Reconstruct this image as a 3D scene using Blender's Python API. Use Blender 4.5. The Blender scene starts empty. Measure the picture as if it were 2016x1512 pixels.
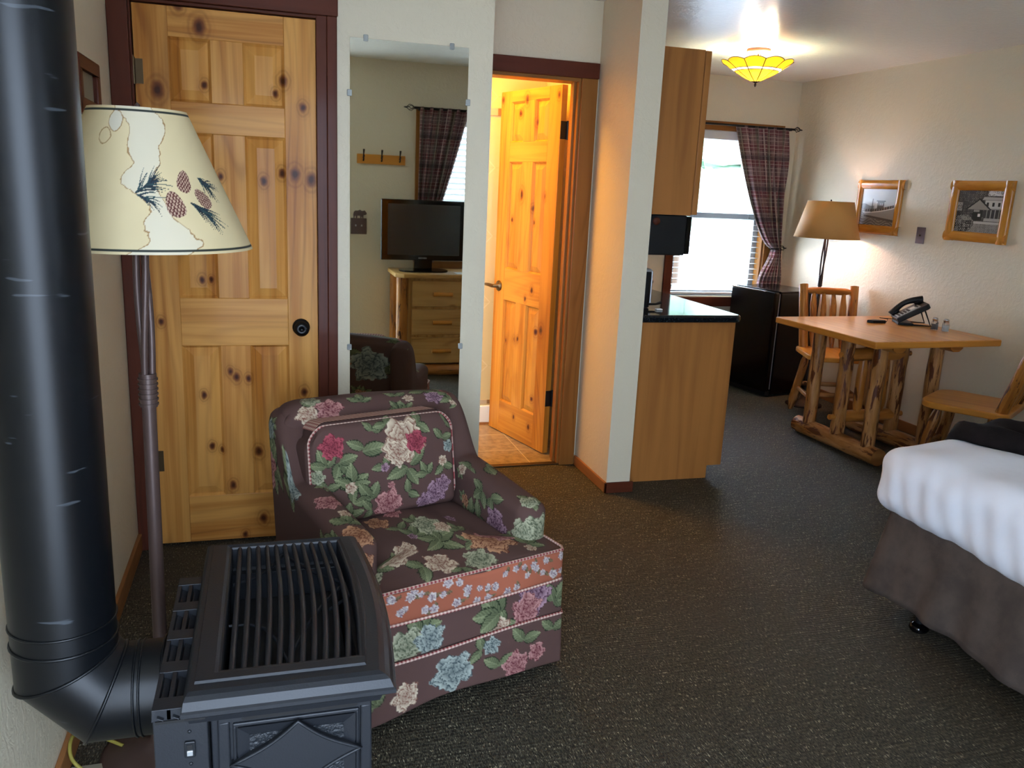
import bpy, bmesh, math, random
import numpy as np
from mathutils import Vector, Matrix, noise as mnoise
PI = math.pi
random.seed(7)
rng = np.random.default_rng(7)
SC = bpy.context.scene
COL = SC.collection

# ------------------------------------------------------------ camera
YAW, PITCH, ROLL, FPX, CAM_H = 0.29072378, 0.23178738, -0.04639834, 1636.7, 1.47
cy, sy, cp, sp = math.cos(YAW), math.sin(YAW), math.cos(PITCH), math.sin(PITCH)
fw = Vector((sy*cp, cy*cp, -sp)); rt = Vector((cy, -sy, 0)); dn = fw.cross(rt)
cr, sr = math.cos(ROLL), math.sin(ROLL)
r2 = rt*cr + dn*sr; d2 = dn*cr - rt*sr
cam_data = bpy.data.cameras.new('camera')
cam = bpy.data.objects.new('camera', cam_data); COL.objects.link(cam)
cam_data.sensor_width = 36.0; cam_data.lens = FPX/2016*36.0
cam_data.clip_start = 0.02; cam_data.clip_end = 200
cam.matrix_world = Matrix(((r2.x, -d2.x, -fw.x, 0), (r2.y, -d2.y, -fw.y, 0), (r2.z, -d2.z, -fw.z, CAM_H), (0, 0, 0, 1)))
SC.camera = cam

# ------------------------------------------------------------ view and world
SC.view_settings.view_transform = 'Standard'
SC.view_settings.look = 'None'
SC.view_settings.gamma = 1.0
SC.view_settings.use_curve_mapping = False
SC.view_settings.exposure = 1.5
W = bpy.data.worlds.new('sky'); SC.world = W; W.use_nodes = True
wn = W.node_tree.nodes; wl = W.node_tree.links
bg = wn['Background']
sky = wn.new('ShaderNodeTexSky'); sky.sky_type = 'HOSEK_WILKIE'
sky.sun_direction = Vector((-0.5, 0.55, 0.67)).normalized(); sky.turbidity = 3.2
mixs = wn.new('ShaderNodeMixRGB'); mixs.inputs[0].default_value = 0.8
mixs.inputs[2].default_value = (0.65, 0.80, 1.03, 1)
wl.new(sky.outputs[0], mixs.inputs[1]); wl.new(mixs.outputs[0], bg.inputs[0])
# the sun stands on the far (+y) side, so that half of the sky is brighter
tc = wn.new('ShaderNodeTexCoord'); sx_ = wn.new('ShaderNodeSeparateXYZ'); mr = wn.new('ShaderNodeMapRange')
mr.inputs[1].default_value = -0.1; mr.inputs[2].default_value = 0.9; mr.inputs[3].default_value = 6.6; mr.inputs[4].default_value = 12.5
wl.new(tc.outputs['Generated'], sx_.inputs[0]); wl.new(sx_.outputs[1], mr.inputs[0]); wl.new(mr.outputs[0], bg.inputs[1])

def portal(name, loc, size, rot):
    l = bpy.data.lights.new(name, 'AREA'); l.shape = 'RECTANGLE'; l.size = size[0]; l.size_y = size[1]
    l.cycles.is_portal = True
    o = bpy.data.objects.new(name, l); COL.objects.link(o); o.location = loc; o.rotation_euler = rot
    return o
portal('entry_doorway_daylight', (0.03, -0.2, 1.02), (0.96, 2.06), (PI/2, 0, 0))
portal('dresser_window_daylight', (1.93, -0.2, 1.43), (1.56, 1.2), (PI/2, 0, 0))
portal('far_window_daylight', (3.475, 6.2, 1.33), (0.84, 1.3), (-PI/2, 0, 0))

def lamp(name, kind, loc, energy, color, size=0.05, rot=(0, 0, 0), size_y=None, spread=None):
    l = bpy.data.lights.new(name, kind); l.energy = energy; l.color = color
    if kind == 'AREA':
        l.size = size
        if size_y: l.shape = 'RECTANGLE'; l.size_y = size_y
    elif kind == 'SUN': l.angle = size
    else: l.shadow_soft_size = size
    o = bpy.data.objects.new(name, l); COL.objects.link(o); o.location = loc; o.rotation_euler = rot
    return o
lamp('sunlight', 'SUN', (0, 10, 10), 4.0, (1, 0.95, 0.86), 0.01, (math.radians(40), 0, math.radians(215)))
lamp('bathroom_ceiling_lamp_light', 'AREA', (0.85, 4.5, 2.33), 12, (1.0, 0.43, 0.0), 0.5, (0, 0, 0), 0.4)
for bx, by in ((2.99, 4.84), (2.93, 4.92)):
    lamp('ceiling_light_bulb_light', 'POINT', (bx, by, 2.275), 78, (1.0, 1.0, 0.70), 0.025)
lamp('corner_lamp_bulb_light', 'POINT', (3.84, 5.15, 1.30), 4.2, (1.0, 0.60, 0.44), 0.03)

# ------------------------------------------------------------ node expressions
def lin(h):
    if isinstance(h, str):
        h = h.lstrip('#'); c = [int(h[i:i+2], 16)/255 for i in (0, 2, 4)]
    else: c = [v/255 for v in h]
    return tuple(v/12.92 if v <= .04045 else ((v+.055)/1.055)**2.4 for v in c)
def rgba(h): return lin(h) + (1.0,)

class NT:
    def __init__(s, name):
        s.m = bpy.data.materials.new(name); s.m.use_nodes = True
        s.t = s.m.node_tree; s.n = s.t.nodes; s.l = s.t.links
        s.b = s.n['Principled BSDF']; s.out = s.n['Material Output']
    def put(s, sock, v):
        if isinstance(v, E): s.l.new(v.s, sock)
        elif isinstance(v, (tuple, list)) and len(v) == 3 and sock.type == 'RGBA': sock.default_value = tuple(v)+(1,)
        else: sock.default_value = v
    def math(s, op, a, b=0.0, c=0.0, clamp=False):
        n = s.n.new('ShaderNodeMath'); n.operation = op; n.use_clamp = clamp
        s.put(n.inputs[0], a); s.put(n.inputs[1], b)
        if len(n.inputs) > 2: s.put(n.inputs[2], c)
        return E(s, n.outputs[0])
    def uv(s, name='UVMap'):
        n = s.n.new('ShaderNodeUVMap'); n.uv_map = name; return s.sep(E(s, n.outputs[0]))
    def obj(s):
        n = s.n.new('ShaderNodeTexCoord'); return s.sep(E(s, n.outputs['Object']))
    def pos(s):
        n = s.n.new('ShaderNodeNewGeometry'); return s.sep(E(s, n.outputs['Position']))
    def sep(s, v):
        n = s.n.new('ShaderNodeSeparateXYZ'); s.l.new(v.s, n.inputs[0]); return [E(s, o) for o in n.outputs]
    def vec(s, x, y, z=0.0):
        n = s.n.new('ShaderNodeCombineXYZ')
        for i, v in enumerate((x, y, z)): s.put(n.inputs[i], v)
        return E(s, n.outputs[0])
    def noise(s, v, scale=1.0, detail=3.0, rough=.5, dist=0.0):
        n = s.n.new('ShaderNodeTexNoise'); s.l.new(v.s, n.inputs['Vector'])
        n.inputs['Scale'].default_value = scale; n.inputs['Detail'].default_value = detail
        n.inputs['Roughness'].default_value = rough; n.inputs['Distortion'].default_value = dist
        return E(s, n.outputs[0])
    def voro(s, v, scale=1.0, feat='F1', rand=1.0, out=0):
        n = s.n.new('ShaderNodeTexVoronoi'); n.feature = feat; s.l.new(v.s, n.inputs['Vector'])
        n.inputs['Scale'].default_value = scale; n.inputs['Randomness'].default_value = rand
        return E(s, n.outputs[out])
    def step(s, v, a, b, lo=0.0, hi=1.0):
        n = s.n.new('ShaderNodeMapRange'); n.interpolation_type = 'SMOOTHSTEP'
        s.put(n.inputs[0], v)
        for i, q in enumerate((a, b, lo, hi)): s.put(n.inputs[i+1], q)
        return E(s, n.outputs[0])
    def mix(s, f, a, b, mode='MIX'):
        n = s.n.new('ShaderNodeMixRGB'); n.blend_type = mode
        s.put(n.inputs[0], f)
        for i, q in ((1, a), (2, b)):
            if isinstance(q, str): q = lin(q)
            s.put(n.inputs[i], q)
        return E(s, n.outputs[0])
    def attr(s, name):
        n = s.n.new('ShaderNodeAttribute'); n.attribute_name = name; return E(s, n.outputs['Color'])
    def bump(s, h, strength=.3, dist=.01):
        n = s.n.new('ShaderNodeBump'); n.inputs['Strength'].default_value = strength
        n.inputs['Distance'].default_value = dist; s.l.new(h.s, n.inputs['Height'])
        s.l.new(n.outputs[0], s.b.inputs['Normal'])
    def set(s, color=None, rough=None, metal=None, **kw):
        if color is not None: s.put(s.b.inputs['Base Color'], lin(color) if isinstance(color, str) else color)
        if rough is not None: s.put(s.b.inputs['Roughness'], rough)
        if metal is not None: s.b.inputs['Metallic'].default_value = metal
        for k, v in kw.items(): s.put(s.b.inputs[k.replace('_', ' ')], v)
        return s.m
class E:
    def __init__(s, nt, sock): s.nt = nt; s.s = sock
    def __add__(a, b): return a.nt.math('ADD', a, b)
    def __radd__(a, b): return a.nt.math('ADD', b, a)
    def __sub__(a, b): return a.nt.math('SUBTRACT', a, b)
    def __rsub__(a, b): return a.nt.math('SUBTRACT', b, a)
    def __mul__(a, b): return a.nt.math('MULTIPLY', a, b)
    __rmul__ = __mul__
    def __truediv__(a, b): return a.nt.math('DIVIDE', a, b)
    def __pow__(a, b): return a.nt.math('POWER', a, b)
    def sin(a): return a.nt.math('SINE', a)
    def abs(a): return a.nt.math('ABSOLUTE', a)
    def mod(a, b): return a.nt.math('FLOORED_MODULO', a, b)
    def min(a, b): return a.nt.math('MINIMUM', a, b)
    def max(a, b): return a.nt.math('MAXIMUM', a, b)
    def sqrt(a): return a.nt.math('SQRT', a)

def plain(name, color, rough=.5, metal=0.0, **kw):
    return NT(name).set(color, rough, metal, **kw)

def wood(name, light, mid, dark, rough=.35, knots=None, knot_dark='#4a2410', nat=0.0, freq=150.0, coat=0.0, contrast=1.0, kname='K'):
    """grain runs along U (metres); knots: list of (x, z, r) in the K map; nat: density of random knots"""
    t = NT(name); u, v, _ = t.uv()
    big = t.noise(t.vec(u*.55, v*4.2), 1.0, 1.5, .5, .25)
    fine = t.noise(t.vec(u*2.2, v*170.0), 1.0, 3.0, .6)
    streak = t.noise(t.vec(u*.8, v*26.0+big*3.0, 2.0), 1.0, 3.0, .55, .15)
    lines = ((big*freq*.55+fine*.8).sin()*.5+.5)
    lines = lines*lines*lines
    patch = t.noise(t.vec(u*.7, v*5.0, 7.0), 1.0, 2.0)
    f = (t.step(streak, .32, .70)*.5+t.step(patch, .38, .68)*.4+(fine-.5)*.30)*contrast
    c = t.mix(t.step(f, .05, .9), light, mid)
    rings = lines*t.step(patch, .35, .65)
    c = t.mix(lines*.16*contrast, c, dark)
    if nat:
        w = t.vec(u*1.3*nat, v*4.0*nat)
        d = t.voro(w, 1.0)
        cellr = t.sep(t.voro(w, 1.0, out=1))[0]
        on = t.step(cellr, .45, .5)
        c = t.mix(t.step(d, .18, .08)*on*.5, c, dark)
        c = t.mix(t.step(d, .085, .05)*on, c, knot_dark)
    c = t.mix(t.step(rings, .35, 1.0)*.32*contrast, c, dark)
    if knots:
        kx, kz, _ = t.uv(kname)
        wob = (t.noise(t.vec(kx, kz), 45.0, 1.0)-.5)*.010
        dm = None
        for (x, z, r) in knots:
            dx = kx-x; dz = kz-z
            d = ((dx*dx*1.5 + dz*dz*.75).sqrt()+wob)/(r*1.15)
            dm = d if dm is None else dm.min(d)
        halo = t.step(dm, 3.2, .9)
        ring = (dm*7.5).sin()*.5+.5
        c = t.mix(halo*(ring*.35+.25), c, dark)
        c = t.mix(t.step(dm, 1.15, .75), c, '#7a4420')
        c = t.mix(t.step(dm, .8, .3), c, knot_dark)
    t.set(c, rough+.06); t.b.inputs['Specular IOR Level'].default_value = .25
    if coat: coat *= .4; t.b.inputs['Specular IOR Level'].default_value = .16
    if coat: t.b.inputs['Coat Weight'].default_value = coat; t.b.inputs['Coat Roughness'].default_value = .12
    t.bump(fine, .04, .002)
    return t.m

def log_wood(name, light, mid, dark, thr=.58, rough=.35, seed=0.0):
    t = NT(name); u, v, _ = t.uv()
    oi = t.n.new('ShaderNodeObjectInfo'); rnd = E(t, oi.outputs['Random'])*40.0
    fine = t.noise(t.vec(u*4.0, v*120.0, rnd), 1.0, 3.0, .6)
    patch = t.noise(t.vec(u*3.0, v*14.0, rnd+seed), 1.0, 3.0, .6)
    st = t.noise(t.vec(u*4.5, v*26.0, rnd+5.0+seed), 1.0, 4.0, .65, .6)
    c = t.mix(t.step(patch, .38, .66), light, mid)
    c = t.mix((fine-.35)*.5, c, dark)
    c = t.mix(t.step(st, thr, thr+.06), c, dark)
    t.set(c, rough); t.bump(t.step(st, thr-.1, thr+.1)*-1.0+patch, .5, .004)
    t.b.inputs['Specular IOR Level'].default_value = .35
    return t.m

M = {}
def wall_mat(name, col, rough=.45, bs=.16):
    t = NT(name); x, y, z = t.pos()
    n1 = t.noise(t.vec(x, y, z), 26.0, 4.0, .6, 1.2)
    n2 = t.noise(t.vec(x, y, z), 90.0, 2.0, .5)
    t.set(col, rough); t.b.inputs['Specular IOR Level'].default_value = .3
    t.bump(t.step(n1, .42, .62)+n2*.25, bs, .006)
    return t.m
M['wall'] = wall_mat('cream_textured_wall_paint', '#ddd1b6')
M['ceiling'] = wall_mat('textured_ceiling_paint', '#e8e3d8', .24, .12)
# carpet
t = NT('flecked_loop_carpet'); x, y, z = t.pos()
w1 = t.noise(t.vec(x, y), 3.0, 2.0)
yy = y + (w1-.5)*.02
row = ((yy*(2*PI/.0135)).sin()*.5+.5)
col = (((x+(t.noise(t.vec(x, y, 2.0), 14.0, 1.0)-.5)*.006)*(2*PI/.0046)).sin()*.5+.5)
d1 = t.noise(t.vec(x*230.0, y*75.0), 1.0, 2.0, .6)
d2 = t.noise(t.vec(x*250.0, y*62.0, 4.0), 1.0, 1.0, .5)
grp = t.noise(t.vec(x*14.0, y*60.0, 8.0), 1.0, 2.0, .6)
c = t.mix(t.step(d1, .36, .66), '#25221b', '#5e5847')
c = t.mix(t.step(col, .45, .05)*.4, c, '#15140f')
c = t.mix(t.step(row, .25, 0.0)*.35, c, '#1b1a15')
c = t.mix(t.step(d2, .60, .68)*t.step(grp, .42, .58), c, '#a39b80')
lowf = t.noise(t.vec(x, y, 5.0), 1.6, 3.0)
c = t.mix(t.step(lowf, .4, .7)*.25, c, '#4b4440')
t.set(c, .62); t.b.inputs['Specular IOR Level'].default_value = .3
t.bump(row*.5+d1+col*.4, .8, .003); M['carpet'] = t.m

M['pine1'] = wood('knotty_pine_closet_door', '#e0a254', '#b9742f', '#7c4216', .34, [(0.22,1.965,0.021),(0.072,1.741,0.021),(0.007,1.778,0.0084),(0.23,1.769,0.0105),(0.506,1.804,0.0147),(0.478,1.757,0.0105),(0.576,1.714,0.0126),(0.276,1.451,0.0105),(0.429,1.441,0.0126),(0.496,1.472,0.0126),(0.544,1.469,0.0189),(0.604,1.453,0.0189),(0.196,1.066,0.0105),(0.229,1.066,0.0084),(0.044,0.904,0.0105),(0.287,0.705,0.0105),(0.309,0.684,0.0126),(0.355,0.677,0.0105),(0.186,0.613,0.0105),(0.209,0.402,0.0105),(0.246,0.385,0.0084),(0.386,0.37,0.0147),(0.284,0.234,0.0126),(0.568,0.617,0.0126),(0.399,0.083,0.0147),(0.325,0.017,0.0105),(0.152,2.036,0.0168)], coat=.12)
M['pine2'] = wood('knotty_pine_bathroom_door', '#cc8c34', '#b26e20', '#874814', .34, [(0.333,1.93,0.0182),(0.027,1.935,0.013),(0.4,1.861,0.013),(0.23,1.809,0.013),(0.59,1.941,0.0156),(0.35,1.421,0.0208),(0.232,1.351,0.013),(0.21,1.275,0.0104),(0.441,1.278,0.0104),(0.118,1.418,0.013),(0.259,0.844,0.0104),(0.195,0.901,0.013),(0.454,0.57,0.0104),(0.364,0.592,0.013),(0.32,0.603,0.0104),(0.142,0.673,0.013),(0.082,0.692,0.0182),(0.147,0.281,0.0104),(0.158,0.111,0.013),(0.323,0.129,0.0104)], coat=.3)
M['trim'] = wood('red_brown_stained_trim', '#5c2c1b', '#4b2012', '#2c0f08', .4, contrast=.6, coat=.2)
M['trimlight'] = wood('brown_stained_trim', '#90602c', '#7f4c20', '#55300f', .35, contrast=.6, coat=.2)
M['basewood'] = wood('warm_brown_baseboard', '#98653a', '#80502a', '#55300f', .4, contrast=.6)
M['cabinet'] = wood('maple_veneer_cabinet', '#b0743a', '#97602f', '#744219', .38, freq=60.0, contrast=.7)
M['table'] = wood('honey_pine_table', '#d6923e', '#b97026', '#834714', .25, freq=90.0, coat=.5, contrast=.7)
M['dresser'] = wood('log_furniture_dresser', '#cda15f', '#b98a48', '#7a4a1e', .35, nat=3.0)
M['log'] = log_wood('peeled_log_wood', '#c08a52', '#966029', '#5a2c12', .53)
M['log2'] = log_wood('honey_log_wood', '#c28038', '#9f6122', '#4c220b', .60)
M['frame'] = log_wood('golden_log_frame', '#c98a35', '#b57426', '#6b360e', .68, .2)
M['black_metal'] = plain('black_satin_metal', '#14171b', .3, .0)
t = NT('black_enamel_pipe'); x, y, z = t.obj()
sc_ = t.step(t.noise(t.vec(x*9.0+z*7, y*9.0, z*60.0), 1.0, 2.0), .70, .74)
t.set(t.mix(sc_*.12, '#07090c', '#8f99a3'), .36, 0.0); t.b.inputs['Specular IOR Level'].default_value = .32; M['pipe'] = t.m
t = NT('charcoal_cast_iron'); x, y, z = t.obj()
g = t.noise(t.vec(x, y, z), 260.0, 2.0)
t.set('#1c1e22', .45, .0, Specular_IOR_Level=.35); t.bump(g, .12, .002); M['iron'] = t.m
t = NT('pebbled_cast_iron'); x, y, z = t.obj()
g = t.noise(t.vec(x, y, z), 110.0, 3.0)
t.set('#1d2024', .45, .15); t.bump(g, .8, .006); M['iron_rough'] = t.m
M['dark_void'] = plain('flat_black_void_shade', '#0c0b0b', .8)  # near-black carries the shade of the stove openings; also colours the rocker top
M['white'] = plain('white_enamel', '#e8e6e0', .4)
M['brass'] = plain('aged_bronze', '#5b4a33', .3, .8)
M['chrome'] = plain('polished_chrome', '#c8c8c8', .15, 1.0)
M['knob_black'] = plain('oil_rubbed_black', '#0e0e10', .35, .3)
M['mirror'] = plain('silvered_mirror', '#d9ddd6', .012, 1.0)
M['clip'] = plain('clear_plastic_clip', '#c9ccca', .2)
M['clip'].node_tree.nodes['Principled BSDF'].inputs['Transmission Weight'].default_value = .5
M['bronze_brown'] = plain('brown_lamp_metal', '#54423c', .42, .35)
M['dark_brown'] = plain('dark_brown_metal', '#2a1a14', .5, .2)
t = NT('black_granite'); x, y, z = t.pos()
s1 = t.noise(t.vec(x, y, z), 120.0, 3.0)
t.set(t.mix(t.step(s1, .5, .75), '#101316', '#2b3238'), .08); M['granite'] = t.m
M['fridge'] = plain('glossy_black_fridge', '#050506', .2, Specular_IOR_Level=.3)
M['appl'] = plain('black_appliance_plastic', '#0e0e0f', .45, Specular_IOR_Level=.3)
M['silver'] = plain('silver_plastic', '#aeb0b0', .3, .5)
M['glass'] = NT('window_glass').set('#ffffff', 0.0, Transmission_Weight=1.0, IOR=1.0)
M['vinyl'] = plain('grey_window_sash', '#77797a', .4)
M['blind'] = plain('white_blind_slat', '#d8dad8', .45)
M['shaker'] = NT('clear_shaker_glass').set('#f4f6f4', .03, Transmission_Weight=.9, IOR=1.3)
M['salt'] = plain('white_salt', '#e4e2dc', .8)
M['pepper'] = plain('grey_pepper', '#4e4740', .9)
M['yellow'] = plain('yellow_gas_hose', '#8c7f34', .5)
M['soil'] = plain('beige_stone_pad', '#8d8672', .7)
# bathroom
t = NT('cream_bathroom_wall_tile'); x, y, z = t.pos()
def tri(e, p): return ((e/p).mod(1.0)-.5).abs()*p
gx = tri(x-.06, .30); gz = tri(z+.02, .40)
line = t.step(gx, .1475, .1495).max(t.step(gz, .1975, .1995))
dd = tri(x-.21, .30)+tri(z-.18, .40)
dia = t.step((dd-.045).abs(), .006, .003)
c = t.mix(line*.25, '#d3bd8c', '#a58f62'); c = t.mix(dia*.35, c, '#ecdcb2'); t.set(c, .25); M['bathwall'] = t.m
t = NT('accent_band_tile'); x, y, z = t.pos()
t.set(t.mix(t.step(((x*60.0).sin()), -.2, .2), '#8a6a48', '#b9a68a'), .3); M['band'] = t.m
t = NT('tan_floor_tile'); x, y, z = t.pos()
gx = tri(x-.12, .31); gy = tri(y-.02, .31)
line = t.step(gx, .152, .1535).max(t.step(gy, .152, .1535))
st = t.noise(t.vec(x, y), 22.0, 4.0, .65)
c = t.mix(t.step(st, .35, .7), '#a58f6c', '#7d6a4e'); c = t.mix(line, c, '#cfc3a4'); t.set(c, .35); M['bathfloor'] = t.m
# fabric
def fabric(name, rough=.85, sheen=.3, scale=900.0):
    t = NT(name); u, v, _ = t.uv()
    n = t.noise(t.vec(u, v), scale, 1.0)
    c = t.attr('paint'); c = t.mix((n-.5)*.35, c, (0.02, 0.015, 0.012))
    t.set(c, rough); t.b.inputs['Specular IOR Level'].default_value = .2; t.bump(n, .25, .001)
    return t.m
M['floral'] = fabric('floral_upholstery')
t = NT('red_gingham_piping'); u, v, _ = t.uv()
a = t.step(((u/.012).mod(1.0)-.5).abs(), .24, .26); b = t.step(((v/.012).mod(1.0)-.5).abs(), .24, .26)
t.set(t.mix((a+b)*.5, '#d3b7a6', '#842a2e'), .85); M['gingham'] = t.m
def plaid(name):
    t = NT(name); u, v, _ = t.uv()
    u = u*.7; v = v*.7
    def bands(e, p, ph, w): return t.step((((e+ph)/p).mod(1.0)-.5).abs(), w, w*.6)
    c = t.mix(bands(u, .085, .0, .26), '#826866', '#62464a')
    c = t.mix(bands(v, .085, .02, .26)*.6, c, '#74343b')
    for (e, ph) in ((u, .0), (u, .021), (v, .01), (v, .033)):
        c = t.mix(bands(e, .042 if ph else .085, ph, .05)*.8, c, '#b8a49c')
    c = t.mix(bands(u, .17, .05, .12)*.5, c, '#5b6350')
    c = t.mix(bands(v, .17, .09, .10)*.5, c, '#2e2730')
    n = t.noise(t.vec(u, v), 700.0, 1.0)
    t.set(c, .9); t.bump(n, .2, .001)
    tr = t.n.new('ShaderNodeBsdfTranslucent'); t.l.new(c.s, tr.inputs[0])
    mx = t.n.new('ShaderNodeMixShader'); mx.inputs[0].default_value = .18
    t.l.new(t.b.outputs[0], mx.inputs[1]); t.l.new(tr.outputs[0], mx.inputs[2]); t.l.new(mx.outputs[0], t.out.inputs[0])
    return t.m
M['plaid'] = plaid('plaid_curtain_cloth')
t = NT('white_cotton_sheet'); x, y, z = t.pos()
t.set('#f2f4fc', .75); t.bump(t.noise(t.vec(x, y, z), 7.0, 3.0), .25, .02); M['sheet'] = t.m
def suede(name, col, col2):
    t = NT(name); x, y, z = t.pos()
    n = t.noise(t.vec(x, y, z), 9.0, 4.0, .6)
    t.set(t.mix(t.step(n, .3, .7), col, col2), .9); t.b.inputs['Specular IOR Level'].default_value = .15
    t.bump(t.noise(t.vec(x, y, z), 300.0, 2.0), .3, .002); return t.m
M['suede'] = suede('brown_suede_bed_skirt', '#4a413c', '#5b5049')
M['throw'] = suede('dark_plush_throw', '#120e0e', '#211a1a')
M['tv_screen'] = plain('dark_lcd_screen', '#1b1817', .28)
M['tv_bezel'] = plain('glossy_black_bezel', '#060607', .08)
def shade_mat(name, tint, trans, paint=False):
    t = NT(name)
    c = t.attr('paint') if paint else t.mix(0.0, tint, tint)
    t.set(c, .7)
    tr = t.n.new('ShaderNodeBsdfTranslucent'); t.l.new(c.s, tr.inputs[0])
    mx = t.n.new('ShaderNodeMixShader'); mx.inputs[0].default_value = trans
    t.l.new(t.b.outputs[0], mx.inputs[1]); t.l.new(tr.outputs[0], mx.inputs[2]); t.l.new(mx.outputs[0], t.out.inputs[0])
    return t.m
M['shade_paint'] = shade_mat('parchment_lamp_shade_with_pine_print', None, .2, True)
M['shade_tan'] = shade_mat('tan_lamp_shade', '#c99a58', .10)
M['amber'] = shade_mat('amber_art_glass', '#dc9418', .34)
M['amber_white'] = shade_mat('white_art_glass', '#ddd8cc', .4)
t = NT('frosted_light_bulb'); t.set('#ffffff', .5); t.b.inputs['Emission Color'].default_value = (1, .85, .6, 1); t.b.inputs['Emission Strength'].default_value = 30.0; M['bulb'] = t.m
t = NT('vintage_photo_print'); t.set(t.attr('paint'), .25); t.b.inputs['Specular IOR Level'].default_value = .3; M['photo'] = t.m
t = NT('leafy_foliage'); x, y, z = t.pos()
t.set(t.mix(t.noise(t.vec(x, y, z), 5.0, 3.0), '#7d9a86', '#b9cdb4'), .8); M['leaf'] = t.m
M['bark'] = plain('brown_bark', '#5b4636', .9)
t = NT('outdoor_gravel'); x, y, z = t.pos(); t.set(t.mix(t.noise(t.vec(x, y, z), 3.0, 4.0), '#a9abac', '#c2c3c4'), .9); M['ground'] = t.m
M['text'] = plain('pale_lettering', '#b8babb', .4)
M['copper_pink'] = plain('dusty_copper_canopy', '#b98b78', .5, .3)
M['plate'] = plain('pewter_wall_plate', '#75656a', .45, .5)
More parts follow.
